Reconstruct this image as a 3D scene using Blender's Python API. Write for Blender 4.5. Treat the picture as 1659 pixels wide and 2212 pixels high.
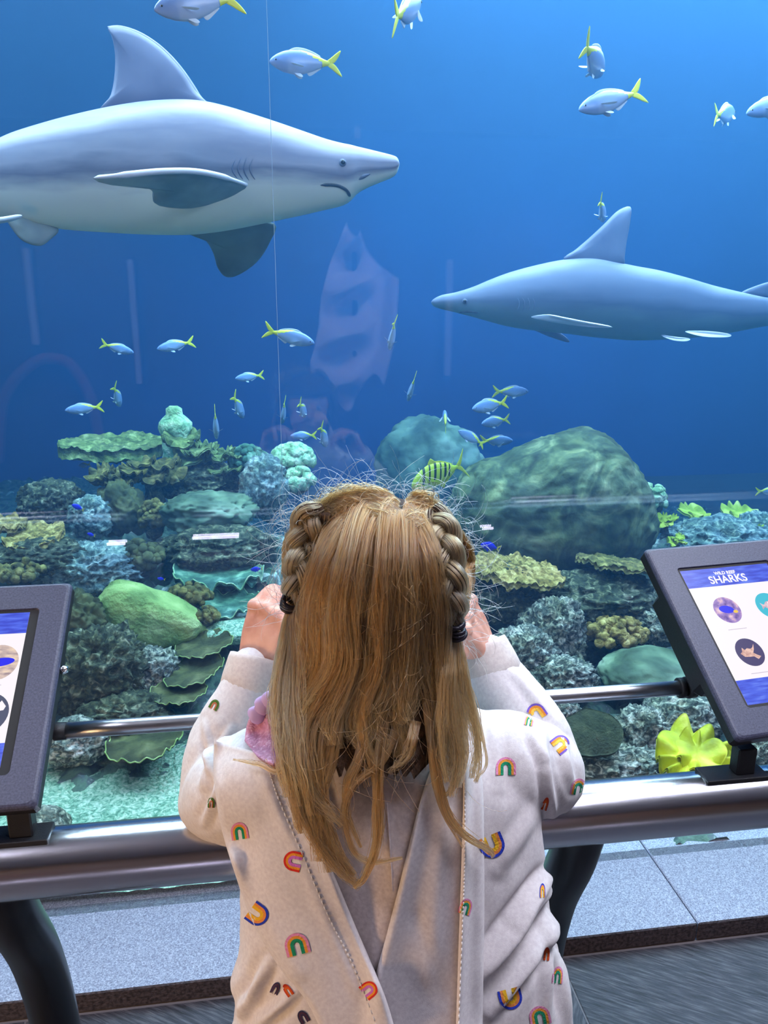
import bpy, math, random
import numpy as np
from mathutils import Vector, Matrix, Euler
from mathutils.bvhtree import BVHTree

for o in list(bpy.data.objects):
    bpy.data.objects.remove(o, do_unlink=True)
scene = bpy.context.scene
COL = scene.collection
rnd = random.Random(7)
PI = math.pi

# ------------------------------------------------------------------ camera
W, H, F = 1659, 2212, 1660.0
YAW, PITCH, CAMZ = math.radians(8.0), math.radians(14.4), 1.5
cam = bpy.data.cameras.new('camera')
cam.sensor_fit = 'VERTICAL'
cam.sensor_height = 36.0
cam.lens = F / H * 36.0
cam.clip_start = 0.02
camo = bpy.data.objects.new('camera', cam)
COL.objects.link(camo)
camo.location = (0, 0, CAMZ)
camo.rotation_euler = (PI / 2 - PITCH, 0, -YAW)
scene.camera = camo

# ------------------------------------------------------------------ world, exposure
world = bpy.data.worlds.new('world')
scene.world = world
world.use_nodes = True
world.node_tree.nodes['Background'].inputs[0].default_value = (0.10, 0.16, 0.30, 1)
world.node_tree.nodes['Background'].inputs[1].default_value = 0.25
scene.view_settings.view_transform = 'Standard'
scene.view_settings.look = 'None'
scene.view_settings.gamma = 1.0
scene.view_settings.exposure = 0.0
scene.view_settings.use_curve_mapping = False
scene.cycles.max_bounces = 5
scene.cycles.diffuse_bounces = 2
scene.cycles.volume_bounces = 0
scene.cycles.use_light_tree = False
scene.cycles.adaptive_threshold = 0.03
scene.cycles.transparent_max_bounces = 12
scene.cycles.caustics_reflective = False
scene.cycles.caustics_refractive = False
scene.cycles.sample_clamp_indirect = 6.0


def area(name, loc, size, power, color, target=None, sizey=None):
    l = bpy.data.lights.new(name, 'AREA')
    l.energy = power
    l.color = color
    l.size = size
    if sizey:
        l.shape = 'RECTANGLE'
        l.size_y = sizey
    o = bpy.data.objects.new(name, l)
    COL.objects.link(o)
    o.location = loc
    if target is not None:
        o.rotation_euler = (Vector(target) - Vector(loc)).to_track_quat('-Z', 'Y').to_euler()
    return o


# lamps hung over the water, and the cool ceiling panels and one warm low lamp of the visitors' hall
area('tank_lamp', (0.4, 3.0, 3.75), 7.0, 620, (0.84, 0.93, 1.0), (0.4, 3.0, 0), 2.0)
area('tank_lamp', (2.6, 4.9, 3.95), 4.5, 370, (0.86, 0.92, 1.0), (2.6, 4.9, 0), 2.2)
area('hall_lamp', (0.85, 0.42, 2.86), 0.9, 36, (0.86, 0.86, 1.0), (0.30, 0.62, 0.9), 0.5)
area('hall_lamp', (1.5, 0.85, 2.86), 0.9, 20, (0.84, 0.86, 1.0), (0.7, 0.8, 0.6), 0.5)
area('hall_lamp', (-1.5, 0.45, 2.86), 0.9, 22, (0.88, 0.86, 1.0), (-0.4, 0.9, 0.6), 0.5)
area('hall_lamp', (-1.9, -0.1, 0.75), 0.4, 22, (1.0, 0.62, 0.30), (-0.1, 0.65, 0.75), 0.4)


# ------------------------------------------------------------------ pixel <-> place
def _cam_axes():
    f = Vector((math.sin(YAW) * math.cos(PITCH), math.cos(YAW) * math.cos(PITCH), -math.sin(PITCH)))
    r = Vector((math.cos(YAW), -math.sin(YAW), 0))
    return f, r, r.cross(f)


_f, _r, _u = _cam_axes()
CAM = Vector((0, 0, CAMZ))


def ray(px, py):
    return _f + _r * ((px - 829.5) / F) - _u * ((py - 1106) / F)


def at(px, py, Y):
    d = ray(px, py)
    return CAM + d * (Y / d.y)


def on(px, py, z0=0.06, y0=2.25, k=0.31):
    """where the sight line meets the rising reef bank"""
    d = ray(px, py)
    t = (z0 - k * y0 - CAMZ) / (d.z - k * d.y)
    return CAM + d * t


def pxsize(p):
    return (p - CAM).dot(_f) / F       # metres per pixel at p


# ------------------------------------------------------------------ numpy noise
_rs = np.random.RandomState(3)
_perm = np.concatenate([_rs.permutation(256)] * 3)
_grad = _rs.normal(size=(256, 3))
_grad /= np.linalg.norm(_grad, axis=1)[:, None]


def noise(p):
    p = np.asarray(p, float)
    i = np.floor(p).astype(int)
    f = p - i
    u = f * f * f * (f * (f * 6 - 15) + 10)
    i &= 255
    r = 0
    for dx in (0, 1):
        for dy in (0, 1):
            for dz in (0, 1):
                h = _perm[_perm[_perm[(i[:, 0] + dx) & 255] + ((i[:, 1] + dy) & 255)] + ((i[:, 2] + dz) & 255)]
                g = _grad[h & 255]
                d = g[:, 0] * (f[:, 0] - dx) + g[:, 1] * (f[:, 1] - dy) + g[:, 2] * (f[:, 2] - dz)
                w = (u[:, 0] if dx else 1 - u[:, 0]) * (u[:, 1] if dy else 1 - u[:, 1]) * (u[:, 2] if dz else 1 - u[:, 2])
                r = r + d * w
    return r * 1.6


def fbm(p, oct=4, gain=0.5, ridged=False):
    p = np.asarray(p, float)
    a, s, r = 1.0, 1.0, 0
    for k in range(oct):
        n = noise(p * s + 17.3 * k)
        if ridged:
            n = 1 - 2 * np.abs(n)
        r = r + a * n
        a *= gain
        s *= 2.03
    return r


# ------------------------------------------------------------------ mesh helpers
def mesh_obj(name, verts, faces, mat, parent=None, smooth=True, mat_idx=None, loc=None):
    me = bpy.data.meshes.new(name)
    me.from_pydata([tuple(v) for v in verts], [], [tuple(f) for f in faces])
    mats = mat if isinstance(mat, (list, tuple)) else [mat]
    for m in mats:
        me.materials.append(m)
    if smooth:
        me.polygons.foreach_set('use_smooth', [True] * len(me.polygons))
    if mat_idx is not None:
        me.polygons.foreach_set('material_index', list(mat_idx))
    me.update()
    o = bpy.data.objects.new(name, me)
    COL.objects.link(o)
    if parent:
        o.parent = parent
    if loc is not None:
        o.location = loc
    return o


def empty(name, loc=(0, 0, 0), rot=(0, 0, 0)):
    o = bpy.data.objects.new(name, None)
    COL.objects.link(o)
    o.location = loc
    o.rotation_euler = rot
    o.empty_display_size = 0.05
    return o


def tag(o, label=None, cat=None, group=None, kind=None):
    if label:
        o['label'] = label
    if cat:
        o['category'] = cat
    if group:
        o['group'] = group
    if kind:
        o['kind'] = kind
    return o


class MB:
    """collects shapes and links them as one mesh"""

    def __init__(s):
        s.v, s.f, s.m = [], [], []

    def add(s, v, f, mi=0):
        n = len(s.v)
        s.v += [tuple(x) for x in v]
        s.f += [tuple(i + n for i in q) for q in f]
        s.m += [mi] * len(f)
        return s

    def box(s, a, b, mi=0, M=None, bev=0.0):
        x0, y0, z0 = a
        x1, y1, z1 = b
        if bev > 0:
            v, f = rbox(x0, y0, z0, x1, y1, z1, bev)
        else:
            v = [(x0, y0, z0), (x1, y0, z0), (x1, y1, z0), (x0, y1, z0), (x0, y0, z1), (x1, y0, z1), (x1, y1, z1), (x0, y1, z1)]
            f = [(0, 3, 2, 1), (4, 5, 6, 7), (0, 1, 5, 4), (1, 2, 6, 5), (2, 3, 7, 6), (3, 0, 4, 7)]
        if M is not None:
            v = [M @ Vector(q) for q in v]
        return s.add(v, f, mi)

    def tube(s, pts, rad, n=12, mi=0, caps=True, flat=1.0, up=None):
        v, f = tube(pts, rad, n, caps, flat, up)
        return s.add(v, f, mi)

    def build(s, name, mat, parent=None, smooth=True, loc=None):
        return mesh_obj(name, s.v, s.f, mat, parent, smooth, s.m if isinstance(mat, (list, tuple)) else None, loc)


def rbox(x0, y0, z0, x1, y1, z1, b):
    """box with chamfered edges"""
    v, idx = [], {}
    f = []
    xs, ys, zs = (x0, x1), (y0, y1), (z0, z1)
    for i in (0, 1):
        for j in (0, 1):
            for k in (0, 1):
                sx, sy, sz = (1 - 2 * i), (1 - 2 * j), (1 - 2 * k)
                for ax in range(3):
                    p = [xs[i], ys[j], zs[k]]
                    for a2, sg in enumerate((sx, sy, sz)):
                        if a2 != ax:
                            p[a2] += sg * b
                    idx[(i, j, k, ax)] = len(v)
                    v.append(tuple(p))
    I = idx
    for i in (0, 1):
        q = [I[(i, 0, 0, 0)], I[(i, 1, 0, 0)], I[(i, 1, 1, 0)], I[(i, 0, 1, 0)]]
        f.append(q if i else q[::-1])
        q = [I[(0, i, 0, 1)], I[(0, i, 1, 1)], I[(1, i, 1, 1)], I[(1, i, 0, 1)]]
        f.append(q if i else q[::-1])
        q = [I[(0, 0, i, 2)], I[(1, 0, i, 2)], I[(1, 1, i, 2)], I[(0, 1, i, 2)]]
        f.append(q if i else q[::-1])
    for i in (0, 1):
        for j in (0, 1):
            f.append([I[(i, j, 0, 0)], I[(i, j, 1, 0)], I[(i, j, 1, 1)], I[(i, j, 0, 1)]])
            f.append([I[(i, 0, j, 0)], I[(i, 1, j, 0)], I[(i, 1, j, 2)], I[(i, 0, j, 2)]])
            f.append([I[(0, i, j, 1)], I[(1, i, j, 1)], I[(1, i, j, 2)], I[(0, i, j, 2)]])
            for k in (0, 1):
                f.append([I[(i, j, k, 0)], I[(i, j, k, 1)], I[(i, j, k, 2)]])
    # orient outward
    c = Vector(((x0 + x1) / 2, (y0 + y1) / 2, (z0 + z1) / 2))
    out = []
    for q in f:
        P = [Vector(v[a]) for a in q]
        nrm = (P[1] - P[0]).cross(P[2] - P[0])
        mid = sum(P, Vector()) / len(P)
        out.append(q if nrm.dot(mid - c) > 0 else q[::-1])
    return v, out


def catmull(pts, n):
    """smooth curve through points (numpy), n samples"""
    P = np.asarray(pts, float)
    if len(P) < 3:
        t = np.linspace(0, 1, n)[:, None]
        return P[0] * (1 - t) + P[-1] * t
    Q = np.vstack([2 * P[0] - P[1], P, 2 * P[-1] - P[-2]])
    t = np.linspace(0, len(P) - 1 - 1e-9, n)
    i = t.astype(int)
    u = (t - i)[:, None]
    p0, p1, p2, p3 = Q[i], Q[i + 1], Q[i + 2], Q[i + 3]
    return 0.5 * (2 * p1 + (p2 - p0) * u + (2 * p0 - 5 * p1 + 4 * p2 - p3) * u ** 2 + (3 * p1 - p0 - 3 * p2 + p3) * u ** 3)


def tube(pts, rad, n=12, caps=True, flat=1.0, up=None):
    pts = [Vector(p) for p in pts]
    m = len(pts)
    if not hasattr(rad, '__len__'):
        rad = [rad] * m
    v, f = [], []
    upv = Vector(up) if up is not None else Vector((0, 0, 1))
    prev = None
    for i, p in enumerate(pts):
        t = (pts[min(i + 1, m - 1)] - pts[max(i - 1, 0)]).normalized()
        if prev is None:
            a = upv - t * upv.dot(t)
            if a.length < 1e-3:
                a = Vector((1, 0, 0)) - t * t.x
        else:
            a = prev - t * prev.dot(t)
        a.normalize()
        prev = a
        b = t.cross(a)
        for k in range(n):
            an = 2 * PI * k / n
            v.append(p + a * (math.cos(an) * rad[i] * flat) + b * (math.sin(an) * rad[i]))
    for i in range(m - 1):
        for k in range(n):
            f.append((i * n + k, i * n + (k + 1) % n, (i + 1) * n + (k + 1) % n, (i + 1) * n + k))
    if caps:
        f.append(tuple(range(n))[::-1])
        f.append(tuple((m - 1) * n + k for k in range(n)))
    return v, f


def grid_faces(nu, nv, closed_u=False, flip=False):
    f = []
    for i in range(nv - 1):
        for j in range(nu - (0 if closed_u else 1)):
            j2 = (j + 1) % nu
            q = (i * nu + j, i * nu + j2, (i + 1) * nu + j2, (i + 1) * nu + j)
            f.append(q[::-1] if flip else q)
    return f


# ------------------------------------------------------------------ materials
MATS = {}


def rgb(h):
    """sRGB 0-255 -> linear"""
    r = []
    for c in h:
        c = c / 255.0
        r.append(c / 12.92 if c <= 0.04045 else ((c + 0.055) / 1.055) ** 2.4)
    return (*r, 1.0)


def mat(name, color=(0.5, 0.5, 0.5), rough=0.6, metal=0.0, spec=0.5, ramp=None, scale=6.0, detail=6.0, dist=0.0,
        bump=0.0, bscale=None, btype='noise', coord='Object', emit=None, estr=0.0, stretch=None, sheen=0.0, rrange=None, rotz=0.0):
    if name in MATS:
        return MATS[name]
    m = bpy.data.materials.new(name)
    m.use_nodes = True
    nt = m.node_tree
    N, L = nt.nodes, nt.links
    b = N['Principled BSDF']
    col = tuple(color) if len(color) == 4 else (*color, 1)
    b.inputs['Base Color'].default_value = col
    b.inputs['Roughness'].default_value = rough
    b.inputs['Metallic'].default_value = metal
    b.inputs['Specular IOR Level'].default_value = spec
    if sheen:
        b.inputs['Sheen Weight'].default_value = sheen
    if emit:
        b.inputs['Emission Color'].default_value = (*emit[:3], 1)
        b.inputs['Emission Strength'].default_value = estr
    if ramp or bump or rrange:
        tc = N.new('ShaderNodeTexCoord')
        src = tc.outputs[coord]
        if stretch:
            mp = N.new('ShaderNodeMapping')
            mp.inputs['Scale'].default_value = stretch
            if rotz:
                mp0 = N.new('ShaderNodeMapping')
                mp0.inputs['Rotation'].default_value = (0, 0, rotz)
                L.new(src, mp0.inputs['Vector'])
                src = mp0.outputs[0]
            L.new(src, mp.inputs['Vector'])
            src = mp.outputs[0]
        if ramp or rrange:
            nz = N.new('ShaderNodeTexNoise')
            nz.inputs['Scale'].default_value = scale
            nz.inputs['Detail'].default_value = detail
            nz.inputs['Distortion'].default_value = dist
            L.new(src, nz.inputs['Vector'])
        if ramp:
            cr = N.new('ShaderNodeValToRGB')
            els = cr.color_ramp.elements
            while len(els) < len(ramp):
                els.new(0.5)
            for e, (p, c) in zip(els, ramp):
                e.position = p
                e.color = tuple(c) if len(c) == 4 else (*c, 1)
            L.new(nz.outputs['Fac'], cr.inputs[0])
            L.new(cr.outputs[0], b.inputs['Base Color'])
        if rrange:
            mr = N.new('ShaderNodeMapRange')
            mr.inputs['To Min'].default_value, mr.inputs['To Max'].default_value = rrange
            L.new(nz.outputs['Fac'], mr.inputs[0])
            L.new(mr.outputs[0], b.inputs['Roughness'])
        if bump:
            if btype == 'voronoi':
                bt = N.new('ShaderNodeTexVoronoi')
                out = bt.outputs['Distance']
            else:
                bt = N.new('ShaderNodeTexNoise')
                bt.inputs['Detail'].default_value = 5
                out = bt.outputs['Fac']
            bt.inputs['Scale'].default_value = bscale or scale
            L.new(src, bt.inputs['Vector'])
            bp = N.new('ShaderNodeBump')
            bp.inputs['Strength'].default_value = bump
            bp.inputs['Distance'].default_value = 0.02
            L.new(out, bp.inputs['Height'])
            L.new(bp.outputs[0], b.inputs['Normal'])
    MATS[name] = m
    return m


def struct(o):
    o['kind'] = 'structure'
    return o


# ================================================================== the setting
GY = 1.70          # face of the tank glass
M_ceiling = mat('hall ceiling paint', (0.42, 0.42, 0.50), 0.9, bump=0.1, bscale=40)
M_wall = mat('hall wall paint', (0.16, 0.11, 0.09), 0.85, bump=0.1, bscale=30)
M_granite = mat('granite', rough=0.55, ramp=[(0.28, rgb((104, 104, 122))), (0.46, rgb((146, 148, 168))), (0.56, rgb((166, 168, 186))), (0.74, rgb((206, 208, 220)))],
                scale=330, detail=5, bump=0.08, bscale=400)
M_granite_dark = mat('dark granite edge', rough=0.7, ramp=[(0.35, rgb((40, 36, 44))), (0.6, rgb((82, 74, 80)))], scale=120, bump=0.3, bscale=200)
M_slate = mat('slate floor', rough=0.55, ramp=[(0.28, rgb((40, 40, 48))), (0.5, rgb((68, 68, 78))), (0.66, rgb((98, 96, 104))), (0.8, rgb((136, 132, 138)))],
              scale=16, detail=9, bump=0.25, bscale=30, stretch=(1.0, 9.0, 1.0), rotz=0.55)
M_slate2 = mat('slate floor lighter', rough=0.55, ramp=[(0.28, rgb((46, 44, 52))), (0.5, rgb((76, 74, 84))), (0.66, rgb((108, 104, 112))), (0.8, rgb((146, 140, 146)))],
               scale=16, detail=9, bump=0.25, bscale=30, stretch=(9.0, 1.3, 1.0), rotz=0.5)
M_grout = mat('grout', rgb((128, 122, 126)), 0.9)

# visitors' hall floor: slate tiles with joints
fl = mesh_obj('floor', [(-5, -3.2, -0.002), (5, -3.2, -0.002), (5, 1.46, -0.002), (-5, 1.46, -0.002)], [(0, 1, 2, 3)], M_grout, smooth=False)
struct(fl)
tw, td = 0.61, 0.305
tv, tf = rbox(-tw / 2 + .002, -td / 2 + .002, -0.02, tw / 2 - .002, td / 2 - .002, 0.0, 0.0015)
tmA = bpy.data.meshes.new('tile')
tmA.from_pydata(tv, [], tf)
tmA.materials.append(M_slate)
tmB = tmA.copy()
tmB.materials.clear()
tmB.materials.append(M_slate2)
row = 0
y = 1.452 - td / 2
while y > -1.0:
    for k in range(-3, 4):
        x = k * tw + (0.02 if row % 2 else 0.325)
        t = bpy.data.objects.new('tile', tmA if (k * 7 + row * 3) % 3 else tmB)
        COL.objects.link(t)
        t.parent = fl
        t.location = (x, y, 0)
    y -= td
    row += 1
for nm, v in (('ceiling', [(-5, -3.2, 2.92), (5, -3.2, 2.92), (5, 1.78, 2.92), (-5, 1.78, 2.92)]),
              ('wall_back', [(-5, -3.2, 0), (5, -3.2, 0), (5, -3.2, 2.92), (-5, -3.2, 2.92)]),
              ('wall_left', [(-5, -3.2, 0), (-5, 1.78, 0), (-5, 1.78, 2.92), (-5, -3.2, 2.92)]),
              ('wall_right', [(5, -3.2, 0), (5, 1.78, 0), (5, 1.78, 2.92), (5, -3.2, 2.92)])):
    struct(mesh_obj(nm, v, [(0, 1, 2, 3)], M_ceiling if nm == 'ceiling' else M_wall, smooth=False))

# granite plinth under the glass, in slabs
pl = empty('plinth', (0, 1.455, 0))
struct(pl)
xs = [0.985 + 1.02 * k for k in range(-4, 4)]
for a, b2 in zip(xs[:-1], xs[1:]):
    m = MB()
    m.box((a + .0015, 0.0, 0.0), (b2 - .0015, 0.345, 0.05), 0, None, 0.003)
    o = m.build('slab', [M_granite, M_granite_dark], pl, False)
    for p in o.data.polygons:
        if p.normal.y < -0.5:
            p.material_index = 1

# tank walls
M_tank = mat('tank wall', rgb((10, 70, 150)), 0.8, ramp=[(0.3, rgb((6, 52, 140))), (0.7, rgb((14, 74, 164)))], scale=0.7, detail=3)
for nm, v in (('wall_tank_back', [(-8, 8.6, -0.4), (10, 8.6, -0.4), (10, 8.6, 4.9), (-8, 8.6, 4.9)]),
              ('wall_tank_left', [(-8, 1.78, -0.4), (-8, 8.6, -0.4), (-8, 8.6, 4.9), (-8, 1.78, 4.9)]),
              ('wall_tank_right', [(10, 1.78, -0.4), (10, 8.6, -0.4), (10, 8.6, 4.9), (10, 1.78, 4.9)]),
              ('wall_tank_front', [(-8, 1.79, 2.92), (10, 1.79, 2.92), (10, 1.79, 4.9), (-8, 1.79, 4.9)])):
    struct(mesh_obj(nm, v, [(0, 1, 2, 3)], M_tank, smooth=False))


# glass
def glass_mat():
    m = bpy.data.materials.new('acrylic pane')
    m.use_nodes = True
    nt = m.node_tree
    N, L = nt.nodes, nt.links
    N.remove(N['Principled BSDF'])
    tr = N.new('ShaderNodeBsdfTransparent')
    tr.inputs[0].default_value = (0.985, 0.995, 0.99, 1)
    gl = N.new('ShaderNodeBsdfGlossy')
    gl.inputs['Roughness'].default_value = 0.0
    lw = N.new('ShaderNodeLayerWeight')
    lw.inputs[0].default_value = 0.5
    pw = N.new('ShaderNodeMath')
    pw.operation = 'POWER'
    pw.inputs[1].default_value = 5
    ma = N.new('ShaderNodeMath')
    ma.operation = 'MULTIPLY_ADD'
    ma.inputs[1].default_value = 0.85
    ma.inputs[2].default_value = 0.04
    mx = N.new('ShaderNodeMixShader')
    L.new(lw.outputs['Facing'], pw.inputs[0])
    L.new(pw.outputs[0], ma.inputs[0])
    L.new(ma.outputs[0], mx.inputs[0])
    L.new(tr.outputs[0], mx.inputs[1])
    L.new(gl.outputs[0], mx.inputs[2])
    L.new(mx.outputs[0], N['Material Output'].inputs['Surface'])
    return m


M_glass = glass_mat()
M_seal = mat('clear joint bead', rgb((150, 190, 225)), 0.25, spec=0.8)
win = empty('window_1', (0, GY, 0.05))
struct(win)
for a, b2 in ((-5.0, 0.0092), (0.0100, 5.0)):
    m = MB()
    m.box((a, 0, 0), (b2, 0.03, 2.87))
    m.build('pane', M_glass, win, False)
m = MB()
m.box((0.0092, 0.0005, 0), (0.0100, 0.0295, 2.87))
m.build('joint', M_seal, win, False)


# water
def water_mat():
    m = bpy.data.materials.new('sea water')
    m.use_nodes = True
    nt = m.node_tree
    N, L = nt.nodes, nt.links
    N.remove(N['Principled BSDF'])
    ab = N.new('ShaderNodeVolumeAbsorption')
    ab.inputs['Color'].default_value = (0.14, 0.62, 0.92, 1)
    ab.inputs['Density'].default_value = 0.24
    sc = N.new('ShaderNodeVolumeScatter')
    sc.inputs['Color'].default_value = (0.11, 0.37, 0.84, 1)
    sc.inputs['Density'].default_value = 0.10
    sc.inputs['Anisotropy'].default_value = 0.25
    ad = N.new('ShaderNodeAddShader')
    L.new(ab.outputs[0], ad.inputs[0])
    L.new(sc.outputs[0], ad.inputs[1])
    L.new(ad.outputs[0], N['Material Output'].inputs['Volume'])
    return m


M_water = water_mat()
m = MB()
m.box((-7.99, GY + 0.034, -0.39), (9.99, 8.59, 4.85))
struct(m.build('water', M_water, None, False))
# ================================================================== reef bank and sand
def bank_height(X, Y):
    n1 = fbm(np.stack([X * 1.1, Y * 1.1, X * 0 + 3.1], 1), 3)
    n2 = fbm(np.stack([X * 5, Y * 5, X * 0 + 9.7], 1), 4, 0.6, True)
    n3 = fbm(np.stack([X * 22, Y * 22, X * 0 + 1.7], 1), 3, 0.6)
    edge = 2.22 + 0.10 * np.sin(X * 2.3 + 1) - 0.55 / (1 + np.exp(-(X - 0.35) * 9))      # the sand reaches further back on one side
    d = Y - edge
    k = 1 / (1 + np.exp(-d * 22))
    slope = np.clip(Y - 2.3, 0, 1.4) * 0.27
    slope = slope - 0.22 * np.clip(Y - 4.0, 0, 3) - 0.42 / (1 + np.exp(-(X + 0.25) * 7)) * np.clip(Y - 3.7, 0, 1.0)
    slope = slope - 0.05 * np.clip(Y - 2.0, 0, 1) - 0.04 / (1 + np.exp(-(X - 0.4) * 6)) * np.clip(Y - 2.1, 0, 1) - 0.09 / (1 + np.exp(-(X - 0.75) * 8))
    return 0.01 + k * (0.04 + slope + 0.05 * n1 + 0.045 * n2 + 0.018 * n3), k


xs = np.linspace(-4.2, 5.2, 330)
ys = np.concatenate([np.linspace(1.735, 4.2, 190), np.linspace(4.26, 8.55, 60)])
XX, YY = np.meshgrid(xs, ys)
ZZ, KK = bank_height(XX.ravel(), YY.ravel())
M_bank = mat('reef bank', rough=0.9, ramp=[(0.30, rgb((18, 34, 40))), (0.43, rgb((60, 84, 84))), (0.52, rgb((96, 128, 112))), (0.60, rgb((92, 104, 112))), (0.70, rgb((196, 214, 206)))],
             scale=13, detail=9, dist=0.6, bump=0.9, bscale=26)
bank = mesh_obj('floor_reef', np.stack([XX.ravel(), YY.ravel(), ZZ], 1), grid_faces(len(xs), len(ys)), M_bank)
struct(bank)
M_sand = mat('shell sand', rough=0.9, ramp=[(0.32, rgb((88, 146, 120))), (0.5, rgb((164, 208, 178))), (0.64, rgb((216, 238, 216)))], scale=55, detail=4, dist=1.2,
             bump=1.0, bscale=75)
xs2 = np.linspace(-4.2, 1.6, 260)
ys2 = np.linspace(1.735, 3.0, 90)
X2, Y2 = np.meshgrid(xs2, ys2)
Z2 = 0.075 + 0.012 * fbm(np.stack([X2.ravel() * 4, Y2.ravel() * 4, X2.ravel() * 0], 1), 3) + 0.006 * fbm(np.stack([X2.ravel() * 40, Y2.ravel() * 40, X2.ravel() * 0], 1), 2)
Z2 = Z2 - 0.10 / (1 + np.exp(-(X2.ravel() - 0.42) * 14))
struct(mesh_obj('floor_sand', np.stack([X2.ravel(), Y2.ravel(), Z2], 1), grid_faces(len(xs2), len(ys2)), M_sand))


# ================================================================== reef: rocks and corals
import bmesh


def _ico(sub):
    bm = bmesh.new()
    bmesh.ops.create_icosphere(bm, subdivisions=sub, radius=1.0)
    v = np.array([q.co[:] for q in bm.verts])
    f = [tuple(x.index for x in q.verts) for q in bm.faces]
    bm.free()
    return v, f


ICO = {k: _ico(k) for k in (2, 3, 4, 5, 6)}


def blob_verts(r, amp=0.15, freq=1.6, seed=0, sub=4, ridged=0.0, fine=0.0, pw=1.0):
    v, f = ICO[sub]
    v = v.copy()
    if pw != 1.0:
        v = np.sign(v) * np.abs(v) ** pw
    d = 1 + amp * fbm(v * freq + seed * 7.13, 4)
    if ridged:
        d = d + ridged * fbm(v * freq * 2.4 + seed * 3.7, 3, 0.55, True)
    if fine:
        d = d + fine * fbm(v * freq * 9 + seed * 1.7, 3, 0.6)
    return v * d[:, None] * np.array(r), f


def rock(name, label, px, py, hw, hh, m, Y=None, depth=0.8, cat='rock', seed=1, sub=5, amp=0.16, freq=1.6, ridged=0.05, fine=0.03, pw=1.0, group=None):
    c = at(px, py, Y) if Y else on(px, py)
    s = pxsize(c)
    r = (hw * s, hw * s * depth, hh * s)
    v, f = blob_verts(r, amp, freq, seed, sub, ridged, fine, pw)
    o = mesh_obj(name, v, f, m, loc=c)
    tag(o, label, cat, group)
    return o


def disc(nr, nt, Rfun, zfun, thick):
    """closed sheet coral in polar form: Rfun(theta)->radius factor, zfun(s,theta)->height"""
    th = np.linspace(0, 2 * PI, nt, endpoint=False)
    ss = np.linspace(0.0, 1.0, nr)
    top = []
    for s in ss:
        R = Rfun(th) * s
        top.append(np.stack([R * np.cos(th), R * np.sin(th), zfun(s, th)], 1))
    top = np.concatenate(top)
    n = len(top)
    bot = top.copy()
    sfac = np.repeat(1 - 0.55 * ss, nt)
    bot[:, 2] -= thick * (0.35 + sfac)
    f = grid_faces(nt, nr, True)
    f2 = [tuple(i + n for i in q[::-1]) for q in f]
    rim = [((nr - 1) * nt + k, n + (nr - 1) * nt + k, n + (nr - 1) * nt + (k + 1) % nt, (nr - 1) * nt + (k + 1) % nt) for k in range(nt)]
    return np.vstack([top, bot]), f + f2 + rim


def plate_coral(label, px, py, hw, hh, m, Y=None, ruffle=0.08, lobes=7, cup=0.1, thick=0.12, seed=0, tilt=(0, 0), group=None, depth=1.0, stalk=0.5, name='plate_coral', grain=0.02, rim=None):
    c = at(px, py, Y) if Y else on(px, py)
    s = pxsize(c)
    R = hw * s
    rs = np.random.RandomState(seed)
    ph = rs.rand(4) * 6.28
    e = empty(name, c, (tilt[0], tilt[1], 0))
    tag(e, label, 'coral', group)

    def Rf(t):
        return R * (1 + 0.10 * np.sin(2 * t + ph[0]) + 0.03 * np.sin(5 * t + ph[1]) + 0.3 * ruffle * np.sin(lobes * t + ph[2]))

    def zf(q, t):
        return R * (cup * q ** 2 + ruffle * q ** 3 * np.sin(lobes * t + ph[2]) + 0.5 * ruffle * q ** 4 * np.sin(2 * lobes * t + ph[3]))
    v, f = disc(14, 120, Rf, zf, thick * R)
    v[:, 1] *= depth
    v += grain * R * np.stack([0 * v[:, 0], 0 * v[:, 0], fbm(v / R * 9 + seed, 3)], 1)
    mesh_obj('plate', v, f, m, e)
    if rim:
        ring = v[13 * 120:14 * 120]
        vv, ff = tube([tuple(q) for q in ring] + [tuple(ring[0])], R * .018, 6, caps=False)
        mesh_obj('rim', vv, ff, rim, e)
    st = stalk * R
    if st > 0:
        vv, ff = tube([(0, 0, -0.02 * R), (0, 0, -0.4 * st), (0.03 * R, 0, -st)], [R * 0.35, R * 0.2, R * 0.28], 14)
        mesh_obj('stalk', vv, ff, M_rockd, e)
    return e


def leather(R, lobes, amp, seed, nr=16, nt=180, lift=0.35, cupz=0.25, inner=0.3):
    """fleshy lobed coral head: round lobes, rims folded up and down in turn"""
    rs = np.random.RandomState(seed)
    ph = rs.rand(6) * 6.28

    def warp(t):
        return t + 0.34 * np.sin(2 * t + ph[1]) + 0.2 * np.sin(3 * t + ph[4])

    def lobe(t):
        return np.abs(np.sin(lobes * warp(t) / 2 + ph[0])) ** 0.4

    def Rf(t):
        return R * (1.0 - amp + amp * lobe(t) + 0.06 * np.sin(3 * t + ph[2]))

    def zf(s, t):
        w = max(0.0, (s - inner) / (1 - inner))
        up = 0.5 + 0.5 * np.cos(lobes * warp(t) + 2 * ph[0] + PI)
        return R * (lift * w ** 1.5 * (1.25 * up - 0.2) - 0.45 * lift * w ** 4 + 0.04 * np.sin(5 * t + ph[3]) * w - 0.10 * (1 - s))
    v, f = disc(nr, nt, Rf, zf, 0.16 * R)
    return v, f


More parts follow.
